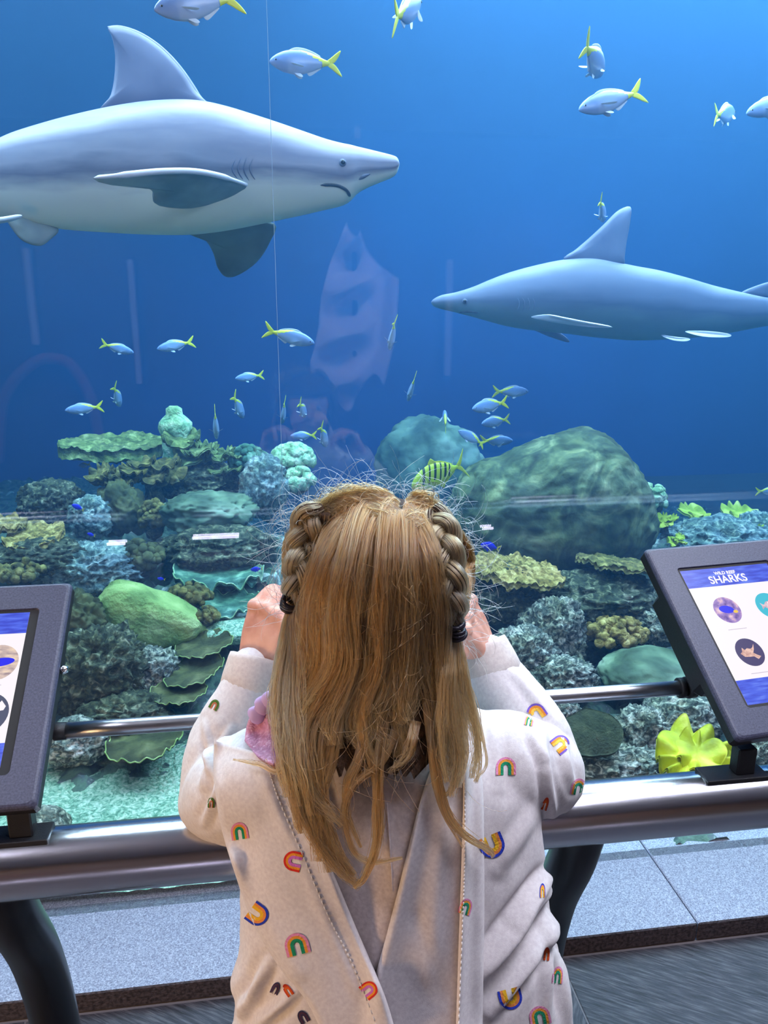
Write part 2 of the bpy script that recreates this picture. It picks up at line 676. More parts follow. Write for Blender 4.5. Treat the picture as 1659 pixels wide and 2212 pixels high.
def leather_coral(label, px, py, hw, m, Y=None, lobes=7, amp=0.5, seed=0, tilt=(0, 0), group=None, n=1, spread=0.0, base=True, name='leather_coral', lift=0.35):
    c = at(px, py, Y) if Y else on(px, py)
    s = pxsize(c)
    R = hw * s
    e = empty(name, c)
    tag(e, label, 'coral', group)
    rs = np.random.RandomState(seed + 50)
    for k in range(n):
        r = R if n == 1 else R * (0.42 + 0.22 * rs.rand())
        v, f = leather(r, lobes, amp, seed * 13 + k, lift=lift)
        M = Euler((tilt[0] + .35 * (n > 1) + (rs.rand() - .5) * .7 * (n > 1), tilt[1] + (rs.rand() - .5) * .8 * (n > 1), 0)).to_matrix() @ Matrix.Rotation(rs.rand() * 6, 3, 'Z')
        v = v @ np.array(M).T
        if n > 1:
            a = 2 * PI * (k + rs.rand() * .6) / n
            q = spread * (0.35 + 0.65 * rs.rand())
            v += np.array([math.cos(a) * R * q, math.sin(a) * R * q * 0.6, (rs.rand() - .3) * R * 0.8])
        mesh_obj('lobe', v, f, m, e)
    if n == 1:          # a second, smaller whorl folded into the first
        v, f = leather(R * .62, max(4, lobes - 3), amp, seed * 13 + 7, lift=lift * 1.3)
        M = Euler((tilt[0], tilt[1], 0)).to_matrix()
        v = (v + np.array([0.05 * R, 0.0, 0.06 * R])) @ np.array(M).T
        mesh_obj('lobe', v, f, m, e)
    if base:
        vv, ff = tube([(0, 0, -0.28 * R), (0, 0, -0.5 * R), (0, 0, -0.9 * R)], [R * 0.3, R * 0.28, R * 0.4], 14)
        mesh_obj('stalk', vv, ff, M_rockd, e)
    return e


def knob_coral(label, px, py, hw, hh, m, Y=None, n=60, seed=0, group=None, knob=0.16, name='branching_coral', tall=0.35, core=True):
    """bushy coral: a mound covered with blunt rounded branches"""
    c = at(px, py, Y) if Y else on(px, py)
    s = pxsize(c)
    rx, rz = hw * s, hh * s
    rs = np.random.RandomState(seed)
    e = empty(name, c)
    tag(e, label, 'coral', group)
    if core:
        v, f = blob_verts((rx * .72, rx * .6, rz * .72), 0.15, 2, seed, 3)
        mesh_obj('core', v, f, M_rockd, e)
    mb = MB()
    for k in range(n):
        d = rs.normal(size=3)
        d[2] = abs(d[2]) * 0.9 + 0.05
        if d[1] > 0.7:
            d[1] = -d[1]
        d /= np.linalg.norm(d)
        b = d * np.array([rx, rx * .75, rz])
        L = tall * (0.6 + 0.6 * rs.rand())
        r = knob * rx * (0.7 + 0.6 * rs.rand())
        p0, p1, p2, p3 = b * 0.55, b * (1 - L * .5), b * 0.98, b * (0.98 + 0.1)
        sd = rs.normal(size=3) * rx * 0.06
        mb.tube([p0, p1 + sd * .5, p2 + sd, p3 + sd], [r * .7, r * .85, r, r * .45], 7)
    mb.build('branch', m, e)
    return e


def rampmat(name, a, b, c, d, scale=14, bump=0.8, bscale=30, rough=0.85, dist=0.4):
    """mottled crust: fine ramp, tinted by patches of another growth"""
    m = mat(name, rough=rough, ramp=[(0.30, rgb(a)), (0.45, rgb(b)), (0.57, rgb(c)), (0.70, rgb(d))], scale=scale, detail=6, dist=dist, bump=bump * .8, bscale=bscale)
    nt = m.node_tree
    N, L = nt.nodes, nt.links
    cr0 = next(n for n in N if n.type == 'VALTORGB')
    tc = next(n for n in N if n.type == 'TEX_COORD')
    nz = N.new('ShaderNodeTexNoise')
    nz.inputs['Scale'].default_value = max(3.0, scale * .22)
    nz.inputs['Detail'].default_value = 3
    L.new(tc.outputs['Object'], nz.inputs['Vector'])
    cr = N.new('ShaderNodeValToRGB')
    els = cr.color_ramp.elements
    els.new(.5)
    for e_, (p, col) in zip(els, ((.34, (.62, .66, .50)), (.5, (1, .98, .92)), (.66, (.98, .90, 1.0)))):
        e_.position = p
        e_.color = (*col, 1)
    L.new(nz.outputs['Fac'], cr.inputs[0])
    mx = N.new('ShaderNodeMix')
    mx.data_type = 'RGBA'
    mx.blend_type = 'MULTIPLY'
    mx.inputs[0].default_value = 1.0
    L.new(cr0.outputs[0], mx.inputs[6])
    L.new(cr.outputs[0], mx.inputs[7])
    L.new(mx.outputs[2], N['Principled BSDF'].inputs['Base Color'])
    return m


M_rockd = rampmat('dark reef rock', (20, 30, 24), (52, 64, 48), (92, 100, 76), (166, 172, 148), 30, 1.0, 52, dist=1.2)
M_rockg = rampmat('grey green rock', (46, 66, 60), (84, 110, 92), (120, 148, 122), (160, 184, 156), 5, 0.5, 16)
M_rockw = rampmat('white crusted rock', (30, 40, 40), (96, 108, 104), (170, 176, 164), (240, 238, 226), 34, 1.0, 60, dist=1.6)
M_rockb = rampmat('blue grey rock', (50, 72, 84), (92, 122, 130), (140, 168, 168), (208, 224, 216), 28, 1.0, 50, dist=1.2)
M_boulder = rampmat('big boulder', (44, 60, 50), (76, 96, 74), (112, 132, 100), (158, 172, 132), 5.0, 1.0, 14, dist=2.0)
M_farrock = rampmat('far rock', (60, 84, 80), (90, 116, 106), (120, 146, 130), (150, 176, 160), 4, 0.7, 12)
M_aqua = rampmat('pale aqua coral', (110, 170, 130), (160, 214, 170), (196, 236, 196), (226, 246, 214), 30, 0.9, 60)
M_green = rampmat('green coral', (64, 84, 48), (104, 128, 76), (140, 164, 100), (186, 204, 146), 22, 0.8, 60)
M_olive = rampmat('olive coral', (54, 54, 28), (94, 94, 48), (130, 126, 66), (176, 168, 104), 26, 0.7, 60)
M_gold = rampmat('golden crust coral', (84, 72, 34), (146, 128, 62), (196, 176, 104), (232, 216, 150), 34, 1.0, 70)
M_palegreen = rampmat('pale green coral', (112, 146, 84), (150, 186, 112), (176, 208, 132), (206, 228, 160), 9, 0.7, 60)
M_teal = rampmat('teal ruffle coral', (40, 84, 76), (62, 112, 98), (92, 146, 124), (150, 196, 172), 16, 0.7, 40)
M_plateg = rampmat('green brown plate', (40, 46, 28), (64, 72, 44), (90, 98, 60), (126, 132, 90), 12, 0.5, 40)
M_darkdisc = rampmat('dark mushroom coral', (30, 42, 28), (44, 56, 36), (56, 66, 44), (76, 84, 60), 30, 0.5, 120)
M_yellow = rampmat('yellow leather coral', (150, 160, 20), (196, 204, 36), (220, 226, 52), (240, 240, 110), 10, 0.3, 40, rough=0.6)
M_lime = rampmat('lime coral', (130, 160, 40), (170, 200, 60), (200, 224, 90), (226, 240, 140), 14, 0.4, 40)

# ---- right of the visitor: the big boulder and its neighbours
c = at(1190, 1095, 3.55)
s = pxsize(c)
v, f = ICO[6]
v = v.copy()
prof = v[:, 0]
top = 0.80 + 0.26 * np.exp(-((prof - 0.36) / 0.34) ** 2) - 0.10 * np.exp(-((prof + 0.45) / 0.2) ** 2) - 0.25 * np.clip(prof - 0.62, 0, 1)
v = np.sign(v) * np.abs(v) ** 0.86
d = 1 + 0.05 * fbm(v * 1.5 + 4.2, 4) + 0.02 * fbm(v * 5 + 1, 3, .6, True) + 0.006 * fbm(v * 22, 3)
v = v * d[:, None]
v[:, 2] *= np.where(v[:, 2] > 0, top, 1.0)
v[:, 0] *= 1 + 0.16 * np.clip(-v[:, 2] + 0.1, 0, 1)
bo = mesh_obj('boulder', v * np.array([212 * s, 150 * s, 168 * s]), f, M_boulder, loc=c)
tag(bo, 'huge rounded grey-green boulder with sloping shoulders behind the golden plate corals', 'boulder')
rock('rock_pillar', 'dim blue-grey rock standing far behind the striped yellow fish', 930, 1010, 105, 105, M_farrock, Y=5.4, seed=9, amp=0.14, ridged=0.05)
plate_coral('golden crusted plate coral reaching out from the braided hair', 1115, 1222, 95, 25, M_gold, Y=3.0, seed=1, ruffle=0.04, cup=-0.06, thick=0.16, tilt=(0.06, 0.10), grain=0.10)
plate_coral('olive plate coral beside the upper corner of the sharks screen', 1335, 1210, 80, 25, M_olive, Y=3.05, seed=2, ruffle=0.04, cup=-0.05, thick=0.14, tilt=(-0.12, 0.12), grain=0.08)
knob_coral('pale mint coral head growing on the right flank of the boulder', 1408, 1090, 32, 46, M_aqua, Y=3.6, n=46, seed=3, knob=0.3, name='mint_coral')
leather_coral('small lime leaf coral under the pale mint coral head', 1437, 1128, 26, M_lime, Y=3.5, n=4, spread=0.6, seed=4)
leather_coral('lime leaf coral low on the boulder just above the sharks screen', 1462, 1170, 24, M_lime, Y=3.35, n=4, spread=0.6, seed=5)
leather_coral('lime folded coral standing clear against blue water', 1500, 1106, 36, M_lime, Y=4.0, n=1, seed=6, tilt=(0.3, 0.15), lift=0.25)
leather_coral('wide lime folded coral above the pale rock bank', 1596, 1106, 40, M_lime, Y=4.0, n=1, seed=7, tilt=(0.3, -0.1), lift=0.25)
leather_coral('lime coral cut by the picture edge above the sharks screen', 1655, 1150, 30, M_lime, Y=3.6, n=3, spread=0.6, seed=8)
rock('pale_rock', 'low pale blue-grey rock bank above the sharks screen', 1560, 1175, 115, 48, M_rockb, Y=3.7, seed=12, ridged=0.16, fine=0.06)
rock('pale_rock', 'pale knobbly rock ridge between the two lime folded corals', 1640, 1165, 70, 52, M_rockb, Y=3.9, seed=13, ridged=0.16, fine=0.06)
rock('reef_rock', 'shaded blue-green rock under the olive plate coral', 1290, 1290, 120, 46, M_rockd, seed=14, ridged=0.15, fine=0.05)
rock('reef_rock', 'dull rock hidden partly behind the loose flyaway hair', 1090, 1290, 90, 42, M_rockd, seed=15, ridged=0.15, fine=0.05)
rock('crusted_rock', 'white crusted rock pillar next to the loose flyaway hair', 1190, 1375, 62, 72, M_rockw, seed=16, ridged=0.2, fine=0.09)
rock('crusted_rock', 'white crusted rock low behind the raised right sleeve', 1130, 1420, 62, 55, M_rockw, seed=17, ridged=0.2, fine=0.09)
rock('crusted_rock', 'mottled white rock just above the thin bar right of the visitor', 1215, 1465, 62, 38, M_rockw, seed=18, ridged=0.2, fine=0.09)
knob_coral('mustard yellow bushy coral beside the white crusted pillar', 1328, 1372, 66, 38, M_gold, n=90, seed=9, knob=0.16)
rock('mound_coral', 'smooth grey-green mound coral behind the thin bar near the sharks screen', 1405, 1455, 110, 46, M_rockg, seed=19, cat='coral', ridged=0.03, fine=0.015, amp=0.08)
rock('reef_rock', 'speckled rock tucked behind the edge of the sharks screen', 1425, 1350, 60, 36, M_rockw, seed=20, ridged=0.18, fine=0.08)
rock('crusted_rock', 'round mottled rock below the thin bar beside the right sleeve', 1212, 1535, 36, 30, M_rockw, seed=21, ridged=0.14, fine=0.08)
rock('crusted_rock', 'cratered grey rock above the yellow leather coral', 1475, 1548, 78, 46, M_rockw, seed=22, ridged=0.14, fine=0.06)
rock('crusted_rock', 'mottled rock wedge between dark disc coral and yellow leather coral', 1385, 1590, 55, 52, M_rockw, seed=23, ridged=0.18, fine=0.08)
rock('crusted_rock', 'shadowed rubble rock right under the dark disc coral', 1300, 1665, 85, 40, M_rockw, seed=24, ridged=0.22, fine=0.1)
rock('crusted_rock', 'pale rubble rock left of the yellow leather coral', 1385, 1665, 55, 36, M_rockw, seed=25, ridged=0.22, fine=0.1)
rock('crusted_rock', 'small pale rock in the corner behind the sharks screen stand', 1640, 1625, 46, 40, M_rockw, seed=26, ridged=0.2, fine=0.08)
plate_coral('dark green-brown disc coral lying above the big rail', 1283, 1578, 64, 46, M_darkdisc, Y=2.12, seed=11, ruffle=0.015, cup=-0.12, thick=0.18, tilt=(0.55, 0.05), stalk=0.4, depth=0.95, grain=0.015, name='disc_coral')
leather_coral('bright yellow folded leather coral beside the sharks screen stand', 1503, 1628, 90, M_yellow, Y=1.95, lobes=9, amp=0.22, seed=3, tilt=(0.36, 0.0), lift=0.34)
leather_coral('small yellow lobe coral touching the sharks screen stand', 1585, 1650, 46, M_yellow, Y=1.92, lobes=5, amp=0.26, seed=5, tilt=(0.45, -0.2), lift=0.36)

# ---- left of the visitor, upper reef line
plate_coral('long flat green plate coral in the left water', 252, 957, 112, 20, M_green, Y=4.3, seed=21, ruffle=0.02, cup=0.03, thick=0.26, tilt=(0.10, 0.04), depth=0.7, stalk=0.0, grain=0.05)
c = at(381, 965, 4.2)
s = pxsize(c)
tt = np.linspace(0, 1, 22)
rad = np.interp(tt, [0, .3, .5, .6, .74, .8, .86, .95, 1], [30, 29, 30, 35, 35, 25, 18, 17, 8]) * s
vv, ff = tube([(0, 0, (-40 + 128 * q) * s) for q in tt], list(rad), 28)
vv = np.array([tuple(q) for q in vv])
vv *= 1 + 0.10 * fbm(vv * 26, 3, .6)[:, None] * np.array([1, 1, 0.15])
o = mesh_obj('pillar_coral', vv, ff, M_aqua, loc=c)
tag(o, 'pale mint pillar coral with a knobbed top', 'coral')
leather_coral('green frilled coral at the foot of the pale mint pillar', 425, 978, 62, M_green, Y=4.1, n=7, spread=0.75, seed=31)
leather_coral('green frilled coral with yellow tips beside the pillar foot frills', 487, 1003, 44, M_green, Y=4.05, n=5, spread=0.7, seed=32)
knob_coral('fluffy teal-green coral bush left of the grey-blue rock', 535, 1000, 40, 38, M_teal, Y=4.1, n=60, seed=33, knob=0.24, name='coral_bush')
knob_coral('fluffy pale green coral bush above the visitor\'s left braid', 632, 1000, 48, 42, M_aqua, Y=4.0, n=80, seed=34, knob=0.24, name='coral_bush')
knob_coral('rounded pale green coral ball behind the head of hair', 645, 1045, 38, 34, M_aqua, Y=3.9, n=60, seed=35, knob=0.28, name='coral_bush')
rock('blue_rock', 'grey-blue upright rock between the fluffy coral bushes', 570, 1050, 46, 60, M_rockb, Y=3.85, seed=36, ridged=0.12, fine=0.06)
leather_coral('olive frilled coral leaning over dark water', 330, 1030, 62, M_olive, Y=3.95, n=7, spread=0.7, seed=37)
leather_coral('olive scalloped coral shelf left of the leaning frilled coral', 240, 1050, 60, M_olive, Y=3.9, n=6, spread=0.8, seed=38)
rock('reef_rock', 'olive streaked rock column below the scalloped coral shelf', 260, 1110, 46, 60, M_plateg, Y=3.8, seed=39, ridged=0.14)
knob_coral('olive knobby coral running down beside the rock column', 332, 1130, 30, 52, M_olive, Y=3.7, n=60, seed=40, knob=0.3)
rock('flat_rock', 'flat-topped mossy green rock left of the hair', 450, 1108, 88, 40, M_rockg, Y=3.7, seed=41, ridged=0.08, fine=0.04, pw=0.8)
rock('reef_rock', 'dark teal rock under the flat-topped mossy rock', 470, 1185, 105, 42, M_rockd, Y=3.5, seed=42, ridged=0.14, fine=0.05)
rock('reef_rock', 'dark teal rock below the frilled green corals', 430, 1040, 80, 40, M_rockd, Y=4.15, seed=43, ridged=0.14, fine=0.05)
rock('reef_rock', 'dim grey rock in the dark water at the far left', 110, 1085, 60, 42, M_rockd, Y=3.9, seed=44, ridged=0.14, fine=0.05)
rock('reef_rock', 'blue-grey rock behind the small yellow-tailed blue fish', 200, 1120, 42, 44, M_rockb, Y=3.75, seed=45, ridged=0.14, fine=0.05)
plate_coral('cream edged table coral above the left screen', 75, 1160, 66, 22, M_gold, Y=3.4, seed=46, ruffle=0.07, cup=0.1, thick=0.2, tilt=(0.15, 0.0), grain=0.06)
plate_coral('cream scalloped coral cut by the left picture edge', 12, 1130, 38, 22, M_gold, Y=3.45, seed=47, ruffle=0.12, cup=0.1, thick=0.3, tilt=(0.2, 0.1), grain=0.08)
knob_coral('yellow-olive low coral touching the top of the left screen', 45, 1243, 52, 24, M_olive, Y=3.15, n=60, seed=48, knob=0.18)
rock('reef_rock', 'knobbly blue-grey rock left of the pale green massive coral', 190, 1235, 90, 50, M_rockb, seed=49, ridged=0.2, fine=0.08)
rock('reef_rock', 'rough brown-grey rock under the cream table coral', 80, 1205, 90, 34, M_rockd, Y=3.35, seed=50, ridged=0.18, fine=0.06)
knob_coral('shaggy grey-green coral clump above the massive coral', 300, 1215, 54, 46, M_plateg, n=90, seed=51, knob=0.2)
# big pale green massive coral
c = at(322, 1345, 2.85)
s = pxsize(c)
v, f = ICO[5]
v = np.sign(v) * np.abs(v) ** 0.72
v = v * (1 + 0.07 * fbm(v * 1.7 + 2.2, 4) + 0.012 * fbm(v * 12, 3))[:, None]
v[:, 2] *= 1 - 0.28 * np.clip(v[:, 0], -1, 1)
v[:, 0] *= 1 - 0.52 * np.clip(-v[:, 2] + 0.15, 0, 1)
o = mesh_obj('massive_coral', v * np.array([118 * s, 60 * s, 72 * s]), f, M_palegreen, loc=c)
o.rotation_euler = (0, 0.25, 0)
tag(o, 'big smooth pale green massive coral next to the left screen', 'coral')
knob_coral('olive finger coral beside the massive coral', 405, 1295, 46, 36, M_olive, Y=2.95, n=60, seed=52, knob=0.2, tall=0.5)
knob_coral('small olive finger coral near the raised left hand', 445, 1335, 30, 24, M_olive, Y=2.85, n=40, seed=53, knob=0.24, tall=0.5)
plate_coral('teal ruffled shelf coral level with the braids', 470, 1245, 90, 20, M_teal, Y=3.25, seed=54, ruffle=0.12, cup=0.12, thick=0.06, lobes=9, rim=M_aqua, tilt=(0.02, 0.0))
plate_coral('teal ruffled shelf coral under the small blue fish', 545, 1250, 50, 16, M_teal, Y=3.35, seed=55, ruffle=0.12, cup=0.1, thick=0.06, lobes=7, rim=M_aqua, tilt=(0.02, 0.05))
plate_coral('teal ruffled shelf coral left of the raised hand', 490, 1310, 70, 18, M_teal, Y=3.0, seed=56, ruffle=0.10, cup=0.12, thick=0.06, lobes=8, rim=M_aqua, tilt=(0.02, 0.0))
rock('sand_mound', 'pale teal sand mound left of the raised hand', 500, 1362, 70, 20, M_sand, Y=2.85, seed=57, cat='sand', ridged=0.02, fine=0.02, amp=0.08)
plate_coral('thin olive disc coral highest of the stacked discs', 440, 1395, 60, 26, M_plateg, Y=2.72, seed=58, ruffle=0.05, cup=0.10, thick=0.05, lobes=11, rim=M_palegreen, tilt=(0.10, -0.2))
plate_coral('thin olive disc coral second of the stacked discs', 420, 1450, 64, 30, M_plateg, Y=2.6, seed=59, ruffle=0.05, cup=0.10, thick=0.05, lobes=11, rim=M_palegreen, tilt=(0.08, -0.12))
plate_coral('thin olive disc coral third of the stacked discs', 385, 1497, 56, 26, M_plateg, Y=2.5, seed=60, ruffle=0.05, cup=0.10, thick=0.05, lobes=11, rim=M_palegreen, tilt=(0.08, -0.05))
plate_coral('translucent olive disc coral lying on the sand below the thin bar', 312, 1598, 84, 36, M_plateg, Y=2.3, seed=61, ruffle=0.06, cup=0.05, thick=0.05, lobes=12, rim=M_palegreen, tilt=(0.0, 0.0), stalk=0.15)
rock('reef_rock', 'big dark mossy rock between the left screen and the stacked discs', 215, 1450, 88, 85, M_rockd, Y=2.6, seed=62, ridged=0.2, fine=0.08)
rock('reef_rock', 'dark mossy rock behind the right edge of the left screen', 160, 1345, 56, 60, M_plateg, Y=2.75, seed=63, ridged=0.18, fine=0.08)
rock('reef_rock', 'crusty grey rock under the massive coral', 310, 1455, 66, 50, M_rockw, Y=2.65, seed=64, ridged=0.2, fine=0.09)
rock('reef_rock', 'crusty rock above the thin bar beside the disc corals', 270, 1545, 80, 36, M_rockd, Y=2.45, seed=65, ridged=0.2, fine=0.09)
rock('reef_rock', 'brown-grey rock at the sand edge below the bar end', 165, 1600, 66, 42, M_rockw, Y=2.35, seed=66, ridged=0.16, fine=0.06)
rock('round_rock', 'smooth rounded grey rock on the sand at the big rail', 92, 1790, 56, 50, M_rockw, Y=1.95, seed=67, ridged=0.03, fine=0.03, amp=0.08)


# ================================================================== fish
def attr_float(me, name, vals):
    a = me.attributes.new(name, 'FLOAT', 'POINT')
    a.data.foreach_set('value', np.asarray(vals, dtype=np.float32))


def attr_mat(name, stops, rough=0.35, spec=0.5, attr='tone', nscale=20.0, namp=0.1, bump=0.0, stretch=None):
    m = bpy.data.materials.new(name)
    m.use_nodes = True
    nt = m.node_tree
    N, L = nt.nodes, nt.links
    b = N['Principled BSDF']
    b.inputs['Roughness'].default_value = rough
    b.inputs['Specular IOR Level'].default_value = spec
    at_ = N.new('ShaderNodeAttribute')
    at_.attribute_name = attr
    tc = N.new('ShaderNodeTexCoord')
    nz = N.new('ShaderNodeTexNoise')
    nz.inputs['Scale'].default_value = nscale
    nz.inputs['Detail'].default_value = 5
    if stretch:
        mp = N.new('ShaderNodeMapping')
        mp.inputs['Scale'].default_value = stretch
        L.new(tc.outputs['Object'], mp.inputs[0])
        L.new(mp.outputs[0], nz.inputs['Vector'])
    else:
        L.new(tc.outputs['Object'], nz.inputs['Vector'])
    sub = N.new('ShaderNodeMath')
    sub.operation = 'SUBTRACT'
    sub.inputs[1].default_value = 0.5
    L.new(nz.outputs['Fac'], sub.inputs[0])
    ma = N.new('ShaderNodeMath')
    ma.operation = 'MULTIPLY_ADD'
    ma.inputs[1].default_value = namp
    L.new(sub.outputs[0], ma.inputs[0])
    L.new(at_.outputs['Fac'], ma.inputs[2])
    cr = N.new('ShaderNodeValToRGB')
    els = cr.color_ramp.elements
    while len(els) < len(stops):
        els.new(0.5)
    for e, (p, c) in zip(els, stops):
        e.position = p
        e.color = rgb(c)
    L.new(ma.outputs[0], cr.inputs[0])
    L.new(cr.outputs[0], b.inputs['Base Color'])
    if bump:
        bp = N.new('ShaderNodeBump')
        bp.inputs['Strength'].default_value = bump
        bp.inputs['Distance'].default_value = 0.01
        L.new(nz.outputs['Fac'], bp.inputs['Height'])
        L.new(bp.outputs[0], b.inputs['Normal'])
    return m


M_fishbody = attr_mat('silver blue fish skin', [(0.0, (176, 196, 226)), (0.35, (124, 154, 208)), (0.55, (112, 144, 202)), (0.66, (214, 224, 60)), (1.0, (224, 232, 50))],
                      0.3, 0.6, nscale=22, namp=0.06)
M_fishyellow = mat('yellow fin', rgb((226, 232, 44)), 0.5)
M_fishpale = mat('pale fin', rgb((206, 220, 236)), 0.5)
M_eyeblack = mat('fish pupil', (0.01, 0.01, 0.012), 0.15)
M_eyering = mat('fish eye ring', rgb((206, 214, 220)), 0.3)
M_dorsal = attr_mat('fish back fin', [(0.0, (160, 182, 214)), (0.5, (196, 210, 120)), (1.0, (226, 232, 44))], 0.5, nscale=10, namp=0.1)


def loft_body(xs, top, bot, wid, n=20, pw=1.0):
    """body along +x from stations; returns verts, faces, angle tone (1 back .. 0 belly)"""
    V, T = [], []
    for x, t, b, w in zip(xs, top, bot, wid):
        cz, h = (t + b) / 2, max((t - b) / 2, 1e-4)
        for k in range(n):
            a = 2 * PI * k / n
            sn, cs = math.sin(a), math.cos(a)
            V.append((x, w * np.sign(cs) * abs(cs) ** pw, cz + h * np.sign(sn) * abs(sn) ** pw))
            T.append(0.5 + 0.5 * sn)
    m = len(xs)
    F_ = []
    for i in range(m - 1):
        for k in range(n):
            F_.append((i * n + k, i * n + (k + 1) % n, (i + 1) * n + (k + 1) % n, (i + 1) * n + k))
    F_.append(tuple(range(n))[::-1])
    F_.append(tuple((m - 1) * n + k for k in range(n)))
    return np.array(V), F_, np.array(T)


def blade(outline, thick, axis_n, nseg=5):
    """thin fin: outline in 3D (closed list), domed to thickness along axis_n; edges sharp"""
    P = [Vector(p) for p in outline]
    c = sum(P, Vector()) / len(P)
    nrm = Vector(axis_n).normalized()
    v = []
    rings = [1.0, 0.94, 0.8, 0.4, 0.0]
    hts = [0.06, 0.6, 0.92, 1.0, 1.0]
    n = len(P)
    f = []
    for side in (1, -1):
        base = len(v)
        for r, h in zip(rings[:-1], hts[:-1]):
            for p in P:
                v.append(c + (p - c) * r + nrm * (side * thick * 0.5 * h))
        v.append(c + nrm * (side * thick * 0.5))
        for i in range(len(rings) - 2):
            for k in range(n):
                q = (base + i * n + k, base + i * n + (k + 1) % n, base + (i + 1) * n + (k + 1) % n, base + (i + 1) * n + k)
                f.append(q if side > 0 else q[::-1])
        ci = len(v) - 1
        for k in range(n):
            q = (base + (len(rings) - 2) * n + k, base + (len(rings) - 2) * n + (k + 1) % n, ci)
            f.append(q if side > 0 else q[::-1])
    off = len(v) // 2
    for k in range(n):
        f.append((k, off + k, off + (k + 1) % n, (k + 1) % n))
    return v, f


def smooth_loop(pts, n=28):
    P = np.asarray(pts, float)
    Q = np.vstack([P[-1], P, P[0], P[1]])
    t = np.linspace(0, len(P), n, endpoint=False)
    i = t.astype(int)
    u = (t - i)[:, None]
    p0, p1, p2, p3 = Q[i], Q[i + 1], Q[i + 2], Q[i + 3 if False else np.minimum(i + 3, len(Q) - 1)]
    return 0.5 * (2 * p1 + (p2 - p0) * u + (2 * p0 - 5 * p1 + 4 * p2 - p3) * u ** 2 + (3 * p1 - p0 - 3 * p2 + p3) * u ** 3)


def make_fusilier(deep=1.0):
    """unit-length fish along +x (nose at +0.5), parts as (name, mesh)"""
    xs = np.array([.50, .49, .46, .40, .30, .18, .05, -.08, -.18, -.26, -.31, -.34])
    top = np.array([.004, .022, .05, .085, .122, .142, .14, .112, .078, .045, .03, .026]) * deep
    bot = -np.array([.004, .018, .042, .078, .115, .136, .134, .104, .068, .04, .03, .026]) * deep
    wid = np.array([.003, .016, .03, .048, .064, .07, .066, .052, .036, .02, .012, .008])
    n2 = 40
    q = np.linspace(0, 1, n2)
    s0 = np.linspace(0, 1, len(xs))
    xi, ti, bi, wi = [np.interp(q, s0, a) for a in (xs, top, bot, wid)]
    V, Fa, T = loft_body(xi, ti, bi, wi, 22)
    hh = np.interp(V[:, 0], xi[::-1], ti[::-1])
    yel = V[:, 2] / np.maximum(hh, .01) * 0.9 - (V[:, 0] + 0.20) * 2.4
    tone = np.where(V[:, 0] > 0.24, 0.2 + 0.25 * T, 0.0 + 0.5 * T)
    tone = np.where(yel > 0.25, 0.85, tone)
    tone = np.where(V[:, 0] < -0.22, np.maximum(tone, 0.8), tone)
    parts = []
    me = bpy.data.meshes.new('body')
    me.from_pydata([tuple(v) for v in V], [], Fa)
    me.polygons.foreach_set('use_smooth', [True] * len(me.polygons))
    attr_float(me, 'tone', tone)
    me.materials.append(M_fishbody)
    parts.append(('body', me))

    def fin(name, pts, thick, nrm, m, smooth=True):
        v, f = blade([tuple(p) for p in smooth_loop(pts, 30)] if smooth else pts, thick, nrm)
        me = bpy.data.meshes.new(name)
        me.from_pydata([tuple(q) for q in v], [], f)
        me.polygons.foreach_set('use_smooth', [True] * len(me.polygons))
        me.materials.append(m)
        parts.append((name, me))
    D = deep
    # forked tail as two blades
    fin('tail_fin', [(-.31, 0, .03), (-.37, 0, .075), (-.45, 0, .135), (-.51, 0, .165), (-.475, 0, .09), (-.42, 0, .02), (-.37, 0, -.008), (-.33, 0, -.02)], .012, (0, 1, 0), M_fishyellow)
    fin('tail_fin', [(-.31, 0, -.03), (-.37, 0, -.075), (-.45, 0, -.135), (-.51, 0, -.165), (-.475, 0, -.09), (-.42, 0, -.02), (-.37, 0, .008), (-.33, 0, .02)], .012, (0, 1, 0), M_fishyellow)
    fin('dorsal_fin', [(.24, 0, .118 * D), (.14, 0, .165 * D), (.0, 0, .158 * D), (-.14, 0, .115 * D), (-.22, 0, .07 * D), (-.1, 0, .09 * D), (.08, 0, .12 * D)], .008, (0, 1, 0), M_fishyellow if False else M_fishpale)
    fin('anal_fin', [(-.02, 0, -.11 * D), (-.05, 0, -.15 * D), (-.14, 0, -.11 * D), (-.22, 0, -.06 * D), (-.12, 0, -.075 * D)], .007, (0, 1, 0), M_fishpale)
    for sgn in (1, -1):
        fin('pectoral_fin', [(.22, sgn * .06, -.02), (.16, sgn * .10, -.04), (.05, sgn * .16, -.085), (.07, sgn * .12, -.09), (.15, sgn * .075, -.055)], .006, (0, .6 * sgn, .8), M_fishpale)
        fin('pelvic_fin', [(.17, sgn * .025, -.12 * D), (.10, sgn * .045, -.17 * D), (.05, sgn * .04, -.165 * D), (.09, sgn * .02, -.12 * D)], .006, (0, 1, .3), M_fishpale)
    v, f = ICO[2]
    for sgn in (1, -1):
        for nm, r, off, m in (('eye', .021, .031, M_eyering), ('pupil', .012, .046, M_eyeblack)):
            me = bpy.data.meshes.new(nm)
            w = v * np.array([r, r * .55, r]) + np.array([.415, sgn * off, .018])
            me.from_pydata([tuple(x) for x in w], [], f)
            me.polygons.foreach_set('use_smooth', [True] * len(me.polygons))
            me.materials.append(m)
            parts.append((nm, me))
    return parts


FUS = make_fusilier()
FUS_DEEP = make_fusilier(1.12)


